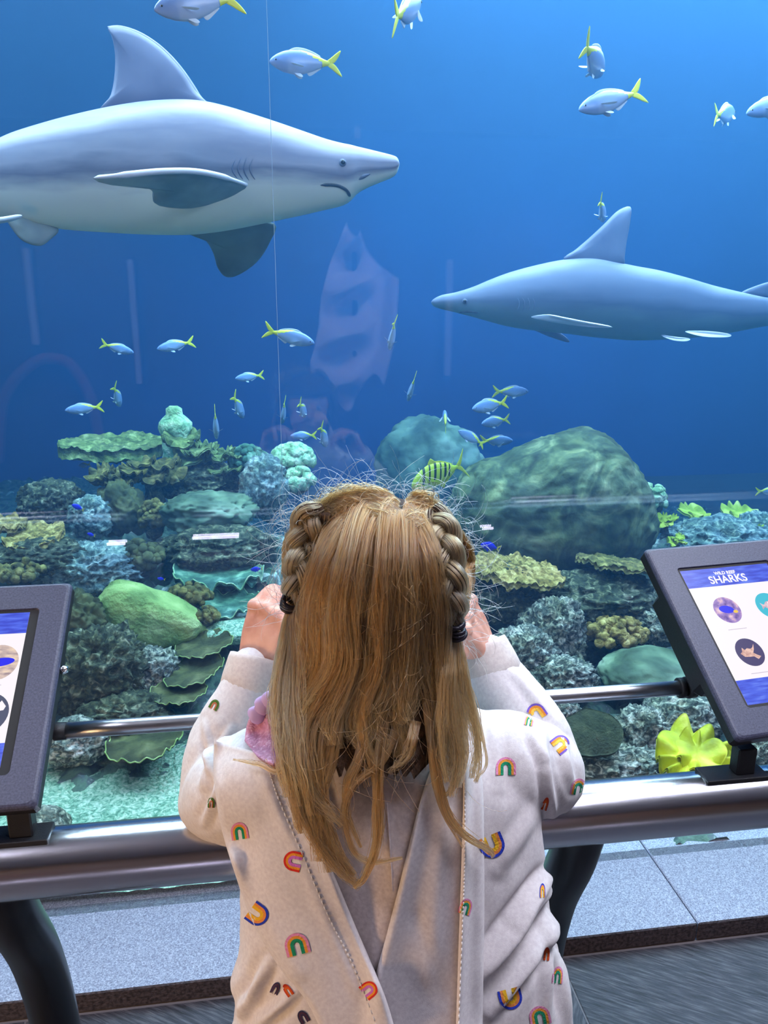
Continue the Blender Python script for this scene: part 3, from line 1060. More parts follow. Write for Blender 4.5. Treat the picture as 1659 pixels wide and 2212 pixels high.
def place_fish(name, parts, nose, tail, label, cat='fish', group=None, up=(0, 0, 1), roll=0.0, width=1.0):
    nose, tail = Vector(nose), Vector(tail)
    L_ = (nose - tail).length
    xax = (nose - tail).normalized()
    upv = Vector(up)
    zax = (upv - xax * upv.dot(xax)).normalized()
    yax = zax.cross(xax)
    M = Matrix((xax, yax, zax)).transposed()
    M = M @ Matrix.Rotation(roll, 3, 'X')
    e = empty(name, (nose + tail) / 2)
    e.rotation_euler = M.to_euler()
    e.scale = (L_, L_ * width, L_)
    tag(e, label, cat, group)
    eyes = {}
    for nm, me in parts:
        o = bpy.data.objects.new(nm, me)
        COL.objects.link(o)
        o.parent = e
        if nm == 'eye':
            eyes['last'] = o
        if nm == 'pupil':
            o.parent = eyes['last']
    return e


G = 'yellow-tailed silver fish'
# nose px, tail px, depth of nose, depth of tail, deep?, roll, label
FISH = [
    (333, 22, 522, -5, 2.15, 2.20, 1, 0, 'silver-blue fish with yellow tail cut by the top edge above the big shark\'s fin'),
    (582, 133, 736, 138, 2.6, 2.62, 1, 0, 'silver-blue fish with yellow tail directly above the big shark\'s head'),
    (905, 5, 850, 40, 2.55, 2.32, 0, 0.2, 'fish swimming off at the top edge, yellow tail toward the viewer and fins spread'),
    (1300, 160, 1262, 92, 2.75, 2.52, 0, 0.3, 'fish diving away with its yellow tail raised above the other upper fish'),
    (1250, 238, 1391, 196, 2.6, 2.64, 0, 0.25, 'slim silver fish with yellow tail tilted nose-down in the upper right water'),
    (1585, 245, 1543, 248, 3.75, 3.55, 0, 0, 'tiny fish with yellow tail beside the silver fish cut by the right edge'),
    (1612, 246, 1730, 210, 2.9, 2.92, 0, 0.2, 'silver fish cut by the right picture edge in the upper water'),
    (1304, 478, 1296, 430, 3.3, 3.15, 0, 0.2, 'small fish hovering at the tip of the smaller shark\'s back fin'),
    (679, 742, 570, 712, 3.3, 3.3, 0, 0.1, 'fish with yellow tail facing the dim cloth reflection in mid water'),
    (289, 762, 217, 742, 4.0, 3.96, 0, 0.1, 'small fish heading right below the big shark, leftmost of the pair in mid water'),
    (339, 754, 420, 738, 4.0, 4.02, 0, 0.1, 'small fish heading left below the big shark with raised yellow tail'),
    (842, 756, 853, 690, 3.7, 3.55, 0, 0.5, 'narrow fish seen end-on against the dim cloth reflection'),
    (508, 818, 570, 810, 4.4, 4.45, 0, 0, 'small fish above the three end-on fish over the frilled corals'),
    (260, 878, 245, 832, 4.4, 4.25, 0, 0.5, 'small greenish fish turned end-on above the flat green plate coral'),
    (140, 887, 223, 878, 3.9, 3.95, 0, 0, 'fish with yellow tail swimming left above the flat green plate coral'),
    (526, 903, 503, 852, 4.2, 4.05, 0, 0.3, 'small fish with upright yellow tail, highest of the three end-on fish over frilled corals'),
    (468, 948, 464, 885, 4.1, 3.95, 0, 0, 'small fish facing away with both side fins spread beside the mint pillar coral'),
    (610, 915, 615, 864, 4.4, 4.25, 0, 0.3, 'small upright fish above the fluffy pale green coral bush'),
    (660, 900, 646, 868, 4.6, 4.42, 0, 0.3, 'faint small fish right of the upright fish over the coral bush'),
    (627, 942, 684, 940, 4.4, 4.45, 0, 0, 'small fish swimming left just above the fluffy coral bushes'),
    (705, 965, 692, 918, 4.3, 4.15, 0, 0.4, 'small end-on fish right of the fluffy pale green coral bush'),
    (881, 866, 897, 812, 3.9, 3.75, 0, 0.4, 'narrow fish hanging nose-down alone in mid water left of the school'),
    (1142, 846, 1064, 846, 3.8, 3.78, 0, 0.1, 'fish heading right at the top of the school over the boulder'),
    (1020, 884, 1097, 868, 3.6, 3.66, 1, 0.1, 'fish heading left with bright yellow tail, second from top of the school over the boulder'),
    (1040, 916, 1101, 905, 3.9, 3.95, 1, 0.1, 'fish heading left just above the pair crossing tails over the boulder'),
    (960, 888, 963, 925, 4.6, 4.4, 0, 0, 'tiny fish with wide fins over the dim far rock'),
    (990, 930, 1048, 962, 3.85, 3.80, 1, 0.1, 'pale fish at the boulder\'s left shoulder with forked yellow tail'),
    (1108, 952, 1036, 952, 4.0, 3.97, 0, 0.1, 'dark-backed fish half hidden behind the boulder\'s left shoulder'),
    (170, 1006, 196, 1003, 4.3, 4.25, 0, 0, 'tiny yellowish fish low in the dark left water'),
    (1690, 1058, 1632, 1062, 4.0, 4.02, 0, 0, 'small fish cut by the right edge above the lime corals'),
]
for (nx, ny, tx, ty, Yn, Yt, dp, rl, lab) in FISH:
    place_fish('fusilier', FUS_DEEP if dp else FUS, at(nx, ny, Yn), at(tx, ty, Yt), lab, 'fish', G, roll=rl)

# ---- striped yellow trevally
M_trev = attr_mat('yellow barred skin', [(0.0, (196, 224, 60)), (0.45, (200, 226, 70)), (0.55, (26, 60, 40)), (1.0, (20, 50, 36))], 0.4, nscale=8, namp=0.02)
M_trevfin = mat('yellow green fin', rgb((206, 222, 60)), 0.5)


def make_trevally():
    xs = np.array([.50, .485, .45, .38, .28, .15, .0, -.12, -.22, -.29, -.34])
    top = np.array([-.03, .01, .055, .115, .17, .205, .20, .155, .09, .035, .022])
    bot = -np.array([.05, .075, .105, .145, .175, .19, .175, .13, .075, .035, .022])
    wid = np.array([.004, .02, .036, .05, .062, .066, .06, .045, .028, .014, .008])
    q = np.linspace(0, 1, 90)
    s0 = np.linspace(0, 1, len(xs))
    xi, ti, bi, wi = [np.interp(q, s0, a) for a in (xs, top, bot, wid)]
    V, Fa, T = loft_body(xi, ti, bi, wi, 30)
    ph = (V[:, 0] + V[:, 2] * 0.35)
    tone = np.zeros(len(V))
    for k, c0 in enumerate((.30, .20, .10, .0, -.09, -.17)):
        wd = .013 if k % 2 else .019
        tone = np.maximum(tone, np.clip(1.4 - np.abs(ph - c0) / wd * .8, 0, 1) * (V[:, 2] > -.06 - 0.03 * (k % 2)))
    parts = []
    me = bpy.data.meshes.new('body')
    me.from_pydata([tuple(v) for v in V], [], Fa)
    me.polygons.foreach_set('use_smooth', [True] * len(me.polygons))
    attr_float(me, 'tone', tone)
    me.materials.append(M_trev)
    parts.append(('body', me))

    def fin(name, pts, thick, nrm, m=M_trevfin):
        v, f = blade([tuple(p) for p in smooth_loop(pts, 30)], thick, nrm)
        me = bpy.data.meshes.new(name)
        me.from_pydata([tuple(q) for q in v], [], f)
        me.polygons.foreach_set('use_smooth', [True] * len(me.polygons))
        me.materials.append(m)
        parts.append((name, me))
    fin('tail_fin', [(-.31, 0, .02), (-.38, 0, .09), (-.46, 0, .2), (-.5, 0, .25), (-.44, 0, .1), (-.40, 0, .02), (-.36, 0, -.01)], .012, (0, 1, 0))
    fin('tail_fin', [(-.31, 0, -.02), (-.38, 0, -.09), (-.46, 0, -.2), (-.5, 0, -.25), (-.44, 0, -.1), (-.40, 0, -.02), (-.36, 0, .01)], .012, (0, 1, 0))
    fin('dorsal_fin', [(.16, 0, .19), (.08, 0, .29), (.04, 0, .235), (-.1, 0, .185), (-.27, 0, .065), (-.1, 0, .13), (.06, 0, .17)], .008, (0, 1, 0))
    fin('anal_fin', [(.04, 0, -.16), (-.02, 0, -.25), (-.05, 0, -.2), (-.16, 0, -.13), (-.27, 0, -.055), (-.1, 0, -.1)], .008, (0, 1, 0))
    for sgn in (1, -1):
        fin('pectoral_fin', [(.24, sgn * .06, -.03), (.15, sgn * .09, -.05), (.02, sgn * .10, -.13), (.08, sgn * .09, -.12), (.2, sgn * .066, -.07)], .006, (0, 1, .2))
    v, f = ICO[2]
    for sgn in (1, -1):
        for nm, r, off, m in (('eye', .02, .038, M_eyering), ('pupil', .012, .052, M_eyeblack)):
            me = bpy.data.meshes.new(nm)
            me.from_pydata([tuple(x) for x in v * np.array([r, r * .5, r]) + np.array([.40, sgn * off, .012])], [], f)
            me.materials.append(m)
            parts.append((nm, me))
    return parts


place_fish('striped_trevally', make_trevally(), at(888, 1048, 3.3), at(1008, 1000, 3.36), 'yellow-green fish with dark upright bars beside the boulder', 'fish', None, (0.05, 0, 1))

# ---- small bright blue damselfish
M_damsel = mat('bright blue skin', rgb((24, 24, 230)), 0.35)
M_damselfin = mat('yellow tail fin small', rgb((220, 210, 60)), 0.5)


def make_damsel():
    parts = []
    for nm, me in make_fusilier(1.35):
        me = me.copy()
        me.materials.clear()
        if nm == 'eye':
            m = M_eyering
        elif nm == 'pupil':
            m = M_eyeblack
        elif nm == 'tail_fin':
            m = M_damselfin
        else:
            m = M_damsel
        me.materials.append(m)
        parts.append((nm, me))
    return parts


DAM = make_damsel()
for nx, ny, tx, ty, Y, lab in (
        (1038, 1176, 1080, 1186, 3.0, 'bright blue small fish in front of the boulder beside the right braid'),
        (541, 1231, 568, 1228, 3.1, 'bright blue small fish level with the left braid'),
        (340, 1249, 357, 1252, 2.9, 'tiny bright blue fish above the olive finger coral'),
        (155, 1090, 182, 1102, 3.6, 'small blue fish with yellow tail in the dark left water'),
        (188, 1152, 206, 1158, 3.4, 'tiny blue fish above the left screen')):
    place_fish('damselfish', DAM, at(nx, ny, Y), at(tx, ty, Y + .01), lab, 'fish', 'bright blue damselfish')


# ================================================================== sharks
M_shark = attr_mat('grey shark skin', [(0.0, (224, 230, 214)), (0.28, (212, 220, 212)), (0.38, (166, 172, 180)), (0.47, (110, 114, 136)), (0.56, (146, 150, 172)), (0.70, (120, 124, 150)), (0.86, (170, 172, 194)), (1.0, (140, 144, 168))],
                   0.5, 0.35, nscale=3.2, namp=0.5, stretch=(0.7, 1.0, 3.2))
M_shark2 = attr_mat('grey shark skin darker', [(0.0, (120, 146, 144)), (0.26, (110, 130, 140)), (0.46, (84, 96, 122)), (0.6, (104, 114, 144)), (0.78, (92, 102, 132)), (1.0, (130, 138, 168))],
                    0.5, 0.35, nscale=3.4, namp=0.5, stretch=(0.7, 1.0, 3.0))
M_sharkfin = mat('shark fin skin', rough=0.5, ramp=[(0.3, rgb((84, 92, 124))), (0.7, rgb((124, 130, 160)))], scale=5)
M_sharkfinpale = mat('pale fin underside', rough=0.5, ramp=[(0.35, rgb((120, 140, 140))), (0.65, rgb((170, 186, 186)))], scale=5)
M_sharkfindark = mat('dusky fin', rough=0.5, ramp=[(0.3, rgb((70, 90, 88))), (0.7, rgb((118, 140, 134)))], scale=5)
M_sharkedge = mat('pale fin edge', rgb((214, 214, 230)), 0.5)
M_mouth = mat('dark mouth line', rgb((40, 46, 58)), 0.6)
M_gill = mat('gill slit', rgb((100, 108, 134)), 0.7)


def build_shark(name, label, stations, Y0, wfac, head_dir, m_body, body_n=40, yaw=0.0, sway=None):
    """stations: (px, top py, bottom py) from nose to tail -> body lofted in the plane Y = Y0"""
    st = np.array(stations, float)
    q = np.linspace(0, len(st) - 1, 110)
    idx = np.arange(len(st))
    px, tp, bt = [catmull(np.stack([idx, st[:, k], st[:, k] * 0], 1), 110)[:, 1] for k in range(3)]
    V, T = [], []
    mid = at(float(px[len(px) // 2]), float((tp + bt)[len(px) // 2] / 2), Y0)
    n = body_n
    N_ = len(px)
    for i in range(N_):
        a, b = at(px[i], tp[i], Y0), at(px[i], bt[i], Y0)
        c = (a + b) / 2
        h = max((a - b).length / 2, 1e-4)
        s = i / (N_ - 1)
        w = h * wfac(s)
        yy = sway(s) if sway else 0.0
        for k in range(n):
            an = 2 * PI * k / n
            sn, cs = math.sin(an), math.cos(an)
            V.append((c.x - mid.x, yy + w * np.sign(cs) * abs(cs) ** .92, c.z - mid.z + h * np.sign(sn) * abs(sn) ** .95))
            T.append(0.5 + 0.5 * sn)
    Fa = []
    for i in range(N_ - 1):
        for k in range(n):
            q4 = (i * n + k, i * n + (k + 1) % n, (i + 1) * n + (k + 1) % n, (i + 1) * n + k)
            Fa.append(q4 if head_dir < 0 else q4[::-1])
    Fa.append(tuple(range(n)))
    Fa.append(tuple((N_ - 1) * n + k for k in range(n)))
    e = empty(name, mid)
    tag(e, label, 'shark')
    o = mesh_obj('body', V, Fa, m_body, e)
    attr_float(o.data, 'tone', T)
    bm = bmesh.new()
    bm.from_mesh(o.data)
    bmesh.ops.recalc_face_normals(bm, faces=bm.faces)
    bm.to_mesh(o.data)
    bm.free()
    bvh = BVHTree.FromPolygons([Vector(v) for v in V], Fa)
    return e, mid, bvh


def fin_on(e, mid, name, pts, thick, m, nrm=None, n=40, smooth=True):
    """pts: (px, py, Y)"""
    P = [at(*p) - mid for p in pts]
    L = smooth_loop([tuple(p) for p in P], n) if smooth else P
    if nrm is None:
        nrm = (0, 1, 0)
    v, f = blade([tuple(p) for p in L], thick, nrm)
    return mesh_obj(name, v, f, m, e)


def on_skin(mid, bvh, px, py, Y0):
    d = ray(px, py).normalized()
    h = bvh.ray_cast(CAM - mid, d)
    if h[0] is None:
        return at(px, py, Y0) - mid, Vector((0, -1, 0))
    return h[0], h[1]


SY = 2.85
S1 = [(853, 364, 368), (848, 352, 384), (838, 346, 393), (815, 339, 402), (790, 332, 412), (768, 326, 424), (752, 321, 440), (735, 317, 449), (700, 307, 457), (650, 289, 468), (600, 271, 478),
      (550, 254, 488), (500, 238, 497), (450, 226, 504), (400, 222, 508), (340, 224, 508), (280, 231, 506), (220, 241, 502), (150, 256, 497), (90, 271, 490), (40, 285, 482),
      (0, 300, 473), (-60, 322, 458), (-140, 346, 442), (-230, 366, 428), (-310, 378, 420), (-350, 382, 416)]
e, mid, bvh = build_shark('shark', 'big grey shark with tall back fin gliding right in the upper left water', S1, SY,
                          lambda s: float(np.interp(s, [0, .03, .12, .25, .45, .65, .85, 1], [1.3, 1.15, .86, .80, .80, .76, .7, .6])), 1, M_shark,
                          sway=lambda s: -0.10 * (1 - s) ** 2 + 0.12 * max(0, s - .6))
SHARK1 = (e, mid, bvh)
fin_on(e, mid, 'dorsal_fin', [(455, 232, SY), (430, 203, SY), (395, 150, SY), (352, 104, SY), (305, 72, SY), (260, 57, SY), (233, 59, SY), (243, 84, SY), (249, 125, SY), (246, 175, SY), (236, 214, SY),
                              (212, 245, SY), (260, 250, SY), (350, 250, SY), (420, 250, SY)], 0.055, M_sharkfin)
fin_on(e, mid, 'dorsal_edge', [(433, 206, SY), (395, 148, SY), (352, 102, SY), (305, 70, SY), (260, 55, SY), (231, 58, SY), (258, 60, SY), (303, 76, SY), (348, 109, SY), (390, 154, SY), (425, 206, SY)], 0.03, M_sharkfin, n=50)
fin_on(e, mid, 'pectoral_fin', [(540, 402, 2.70), (500, 388, 2.62), (450, 374, 2.54), (390, 369, 2.46), (320, 373, 2.40), (240, 381, 2.36), (201, 385, 2.34), (250, 387, 2.38), (300, 392, 2.46), (328, 410, 2.54),
                                (335, 438, 2.60), (400, 447, 2.70), (470, 440, 2.74), (520, 425, 2.74)], 0.03, M_sharkfinpale, nrm=(0, -.25, 1))
P = [at(*p) - mid for p in [(532, 399, 2.685), (480, 381, 2.575), (420, 370, 2.49), (350, 370, 2.42), (280, 376.5, 2.37), (203, 384.5, 2.335)]]
vv, ff = tube([tuple(p) for p in catmull([tuple(p) for p in P], 24)], [0.006] * 4 + [0.0085] * 16 + [0.006, 0.005, 0.004, 0.002], 8)
mesh_obj('pectoral_edge', vv, ff, M_sharkedge, e)
fin_on(e, mid, 'pectoral_fin', [(405, 500, 2.95), (440, 515, 2.98), (460, 545, 3.05), (470, 578, 3.1), (488, 598, 3.14), (515, 594, 3.14), (555, 566, 3.1), (582, 525, 3.04), (592, 482, 2.98), (500, 480, 2.92)], 0.03, M_sharkfindark, nrm=(0, 1, .3))
fin_on(e, mid, 'pelvic_fin', [(18, 470, 2.80), (30, 500, 2.80), (52, 522, 2.80), (85, 531, 2.81), (108, 518, 2.82), (126, 494, 2.84), (80, 470, 2.84)], 0.025, M_sharkfinpale)
fin_on(e, mid, 'pelvic_fin', [(48, 466, 2.70), (10, 472, 2.64), (-40, 478, 2.58), (-60, 482, 2.58), (-20, 482, 2.64), (30, 474, 2.70)], 0.014, M_sharkedge, nrm=(0, .2, 1))
fin_on(e, mid, 'tail_fin', [(-320, 384, 2.95), (-400, 330, 2.98), (-500, 230, 3.0), (-570, 150, 3.02), (-520, 290, 3.0), (-470, 380, 2.99), (-440, 430, 2.99), (-470, 520, 3.0), (-420, 480, 2.98), (-350, 418, 2.96)], 0.03, M_sharkfin)
# gills, mouth, eye
for k, (gx, y0, y1) in enumerate(((508, 345, 386), (520, 342, 388), (533, 340, 390), (546, 342, 388))):
    P = []
    for t in np.linspace(0, 1, 9):
        h, nn = on_skin(mid, bvh, gx + 9 * math.sin(t * PI) * -1 + 5 * t, y0 + (y1 - y0) * t, SY)
        P.append(h + nn * 0.0005)
    vv, ff = tube(P, [.001, .003, .004, .0045, .0045, .0045, .004, .003, .001], 6, flat=0.5)
    mesh_obj('gill_slit', vv, ff, M_gill, e)
P = []
for t in catmull([(692, 400, 0), (712, 399, 0), (732, 402, 0), (748, 411, 0), (756, 424, 0)], 16):
    h, nn = on_skin(mid, bvh, t[0], t[1], SY)
    P.append(h)
vv, ff = tube(P, [.001, .003] + [.0055] * 13 + [.003], 8)
mesh_obj('mouth', vv, ff, M_mouth, e)
P = []
for t in catmull([(775, 388, 0), (787, 380, 0), (800, 376, 0)], 8):
    h, nn = on_skin(mid, bvh, t[0], t[1], SY)
    P.append(h)
vv, ff = tube(P, [.001, .004, .006, .007, .006, .005, .003, .001], 8)
mesh_obj('nostril', vv, ff, M_gill, e)
for nm, r, lift, m in (('eye', .012, .0, M_gill), ('pupil', .0075, .006, M_eyeblack)):
    h, nn = on_skin(mid, bvh, 740, 352, SY)
    v, f = ICO[3]
    pe = mesh_obj(nm, v * np.array([r, r * .7, r]), f, m, e if nm == 'eye' else pe)
    pe.location = h + nn * 0.002 if nm == 'eye' else nn * lift

SY2 = 3.7
S2 = [(932, 651, 655), (938, 645, 662), (955, 637, 668), (985, 631, 675), (1020, 620, 684), (1060, 603, 695), (1100, 588, 705), (1150, 574, 713), (1200, 563, 718), (1240, 557, 722), (1280, 557, 727),
      (1320, 564, 731), (1370, 574, 735), (1420, 583, 735), (1480, 598, 732), (1540, 615, 727), (1600, 629, 718), (1659, 641, 707), (1720, 652, 698), (1800, 664, 690), (1850, 668, 686)]
e, mid, bvh = build_shark('shark', 'smaller grey shark swimming left in the right-hand water', S2, SY2,
                          lambda s: float(np.interp(s, [0, .05, .15, .3, .5, .7, .9, 1], [1.4, 1.2, .95, .85, .8, .75, .7, .6])), -1, M_shark2, sway=lambda s: 0.08 * s * s)
fin_on(e, mid, 'dorsal_fin', [(1218, 562, SY2), (1245, 538, SY2), (1275, 512, SY2), (1305, 484, SY2), (1335, 455, SY2), (1362, 447, SY2), (1361, 480, SY2), (1353, 525, SY2), (1349, 556, SY2), (1344, 574, SY2), (1290, 580, SY2)], 0.045, M_sharkfin)
fin_on(e, mid, 'pectoral_fin', [(1148, 686, 3.50), (1180, 680, 3.44), (1215, 686, 3.38), (1270, 697, 3.32), (1324, 707, 3.28), (1270, 705, 3.34), (1220, 699, 3.42)], 0.012, M_sharkedge, nrm=(0, .2, 1))
fin_on(e, mid, 'pectoral_fin', [(1135, 700, 3.85), (1180, 722, 3.95), (1230, 738, 4.02), (1200, 715, 3.95)], 0.02, M_sharkfin, nrm=(0, .2, 1))
fin_on(e, mid, 'pelvic_fin', [(1428, 724, 3.66), (1455, 728, 3.62), (1490, 732, 3.60), (1480, 737, 3.60), (1450, 734, 3.62)], 0.008, M_sharkedge, nrm=(0, .3, 1))
fin_on(e, mid, 'pelvic_fin', [(1480, 716, 3.62), (1530, 716, 3.56), (1576, 722, 3.52), (1572, 728, 3.52), (1520, 727, 3.56)], 0.008, M_sharkedge, nrm=(0, .3, 1))
fin_on(e, mid, 'second_dorsal_fin', [(1600, 635, 3.76), (1640, 615, 3.77), (1672, 610, 3.77), (1668, 640, 3.77)], 0.02, M_sharkfin)
fin_on(e, mid, 'tail_fin', [(1835, 672, 3.8), (1890, 620, 3.82), (1960, 520, 3.84), (1990, 470, 3.85), (1950, 600, 3.84), (1925, 680, 3.83), (1945, 770, 3.84), (1900, 740, 3.83), (1850, 690, 3.81)], 0.03, M_sharkfin)
P = []
for t in catmull([(990, 676, 0), (1010, 673, 0), (1035, 676, 0)], 8):
    h, nn = on_skin(mid, bvh, t[0], t[1], SY2)
    P.append(h)
vv, ff = tube(P, [.001, .004, .005, .006, .006, .005, .004, .001], 8)
mesh_obj('mouth', vv, ff, M_mouth, e)
P = []
for t in catmull([(942, 646, 0), (965, 648, 0), (1000, 647, 0), (1030, 646, 0)], 12):
    h, nn = on_skin(mid, bvh, t[0], t[1], SY2)
    P.append(h)
for k in range(4):
    P = []
    for t in np.linspace(0, 1, 7):
        h, nn = on_skin(mid, bvh, 1118 + 11 * k + 4 * math.sin(t * PI), 644 + 26 * t, SY2)
        P.append(h + nn * 0.0005)
    vv, ff = tube(P, [.001, .003, .004, .004, .004, .003, .001], 6, flat=0.5)
    mesh_obj('gill_slit', vv, ff, M_gill, e)
h, nn = on_skin(mid, bvh, 1004, 651, SY2)
v, f = ICO[3]
pe = mesh_obj('eye', v * np.array([.012, .008, .012]), f, M_gill, e, loc=h + nn * .001)
mesh_obj('pupil', v * np.array([.008, .006, .008]), f, M_eyeblack, pe, loc=nn * .007)


# ================================================================== lean rail, thin bar, screens
def steel(name, col, r0, r1, stretch):
    return mat(name, col, 0.3, 1.0, rrange=(r0, r1), scale=40, detail=4, stretch=stretch, bump=0.02, bscale=120)


M_steel = steel('brushed steel', (0.74, 0.74, 0.80), 0.17, 0.25, (0.6, 14, 14))
M_steelthin = steel('thin bar steel', (0.55, 0.56, 0.60), 0.22, 0.42, (0.6, 14, 14))
M_blackmetal = mat('black powder coat', (0.018, 0.018, 0.022), 0.42, 0.2, bump=0.15, bscale=700)
M_legmetal = mat('dark satin leg', (0.03, 0.032, 0.038), 0.33, 0.7)
M_tabgrey = mat('grey powder coat', rgb((72, 74, 96)), 0.38, 0.0, bump=0.12, bscale=900, ramp=[(0.3, rgb((58, 60, 80))), (0.7, rgb((84, 86, 108)))], scale=400)
M_chrome = mat('chrome screw', (0.8, 0.8, 0.82), 0.15, 1.0)
M_rubber = mat('black rubber', (0.012, 0.012, 0.014), 0.6)

RY, RZ, RR = 0.872, 0.838, 0.0415
rail = empty('lean_rail', (0, RY, 0))
tag(rail, 'thick brushed steel lean rail the visitor rests her arms on', 'rail')
vv, ff = tube([(x, 0, RZ) for x in np.linspace(-4.6, 4.6, 24)], RR, 40)
mesh_obj('rail_tube', vv, ff, M_steel, rail)
for lx in (-2.64, -1.88, -1.12, -0.365, 0.402, 1.16, 1.92, 2.68):
    P = catmull([(lx, 0.0, RZ - 0.005), (lx, 0.035, 0.735), (lx, 0.09, 0.62), (lx, 0.122, 0.50), (lx, 0.135, 0.36), (lx, 0.128, 0.18), (lx, 0.115, 0.012)], 40)
    rad = np.interp(np.linspace(0, 1, 40), [0, .06, .2, .5, 1], [0.034, 0.034, 0.034, 0.034, 0.034])
    vv, ff = tube(P, list(rad), 20, flat=1.0, up=(1, 0, 0))
    lg = mesh_obj('leg', vv, ff, M_legmetal, rail)
    m = MB()
    m.tube([(lx, 0.115, 0.0), (lx, 0.115, 0.010), (lx, 0.115, 0.014)], [0.062, 0.062, 0.055], 24)
    m.build('floor_flange', M_legmetal, lg)

# thin bar between the two screens
bar = empty('thin_bar', (0, 1.0, 0.946))
tag(bar, 'thin steel bar joining the two screens above the lean rail', 'bar')
vv, ff = tube([(x, 0, 0) for x in np.linspace(-0.313, 0.602, 10)], 0.0112, 24)
mesh_obj('bar_tube', vv, ff, M_steelthin, bar)
for x0, x1, r in ((0.595, 0.604, 0.0155), (0.607, 0.622, 0.0165)):
    vv, ff = tube([(x0, 0, 0), (x0 + .001, 0, 0), (x1 - .001, 0, 0), (x1, 0, 0)], [r * .85, r, r, r * .85], 24)
    mesh_obj('collar', vv, ff, M_blackmetal, bar)
vv, ff = tube([(-0.316, 0, 0), (-0.313, 0, 0), (-0.3, 0, 0)], [.0125, .0125, .0118], 24)
mesh_obj('collar', vv, ff, M_blackmetal, bar)


def emis(name, color, s=1.0, ramp=None, scale=8.0, stretch=None):
    """lit picture on the display"""
    if name in MATS:
        return MATS[name]
    m = bpy.data.materials.new(name)
    m.use_nodes = True
    nt = m.node_tree
    N, L = nt.nodes, nt.links
    b = N['Principled BSDF']
    b.inputs['Base Color'].default_value = (0.01, 0.01, 0.01, 1)
    b.inputs['Roughness'].default_value = 0.25
    b.inputs['Emission Color'].default_value = rgb(color)
    b.inputs['Emission Strength'].default_value = s
    if ramp:
        tc = N.new('ShaderNodeTexCoord')
        mp = N.new('ShaderNodeMapping')
        if stretch:
            mp.inputs['Scale'].default_value = stretch
        nz = N.new('ShaderNodeTexNoise')
        nz.inputs['Scale'].default_value = scale
        nz.inputs['Detail'].default_value = 4
        cr = N.new('ShaderNodeValToRGB')
        els = cr.color_ramp.elements
        while len(els) < len(ramp):
            els.new(.5)
        for e_, (p, c) in zip(els, ramp):
            e_.position = p
            e_.color = rgb(c)
        L.new(tc.outputs['Object'], mp.inputs[0])
        L.new(mp.outputs[0], nz.inputs['Vector'])
        L.new(nz.outputs['Fac'], cr.inputs[0])
        L.new(cr.outputs[0], b.inputs['Emission Color'])
    MATS[name] = m
    return m


E_white = emis('lit page', (252, 244, 250), 1.0)
E_blue = emis('lit blue banner', (60, 84, 226), 1.0, [(0.35, (52, 70, 206)), (0.55, (74, 100, 232)), (0.75, (110, 140, 244))], 30, (1, 6, 1))
E_text = emis('lit lettering', (255, 250, 255), 1.05)
E_grey = emis('lit caption', (196, 186, 206), 1.0)
E_royal = emis('lit royal blue fish', (14, 22, 240), 1.0)
E_yel = emis('lit yellow', (240, 200, 60), 1.0)
E_mauve = emis('lit mauve picture', (170, 140, 200), 1.0, [(0.3, (90, 60, 150)), (0.5, (160, 130, 200)), (0.62, (220, 180, 200)), (0.75, (240, 220, 230))], 90)
E_turq = emis('lit turquoise picture', (60, 190, 214), 1.0)
E_rose = emis('lit rose fish', (214, 176, 190), 1.0, [(0.35, (190, 150, 172)), (0.65, (236, 214, 220))], 120)
E_navy = emis('lit navy picture', (70, 62, 110), 1.0)
E_tan = emis('lit tan fish', (232, 186, 170), 1.0, [(0.35, (200, 150, 140)), (0.65, (240, 200, 184))], 200)
E_sandy = emis('lit sandy picture', (206, 180, 170), 1.0, [(0.3, (150, 130, 140)), (0.5, (214, 190, 180)), (0.7, (246, 220, 190))], 60, (1, 3, 1))
E_slate = emis('lit slate picture', (70, 76, 104), 1.0)

TW, TL = 0.245, 0.318          # housing width and length
SW, SL = 0.168, 0.232          # display


def ellipse(cx, cy, rx, ry, z, n=36):
    return [(cx + rx * math.cos(2 * PI * k / n), cy + ry * math.sin(2 * PI * k / n), z) for k in range(n)], [tuple(range(n))]


def text_mesh(txt, size, cx, cy, z, m, parent, name, bold=0.0):
    cu = bpy.data.curves.new(name, 'FONT')
    cu.body = txt
    cu.size = size
    cu.align_x = 'CENTER'
    cu.align_y = 'CENTER'
    cu.offset = bold
    o = bpy.data.objects.new(name, cu)
    COL.objects.link(o)
    dg = bpy.context.evaluated_depsgraph_get()
    me = bpy.data.meshes.new_from_object(o.evaluated_get(dg))
    bpy.data.objects.remove(o, do_unlink=True)
    me.materials.clear()
    me.materials.append(m)
    o = bpy.data.objects.new(name, me)
    COL.objects.link(o)
    o.parent = parent
    o.location = (cx, cy, z)
    return o


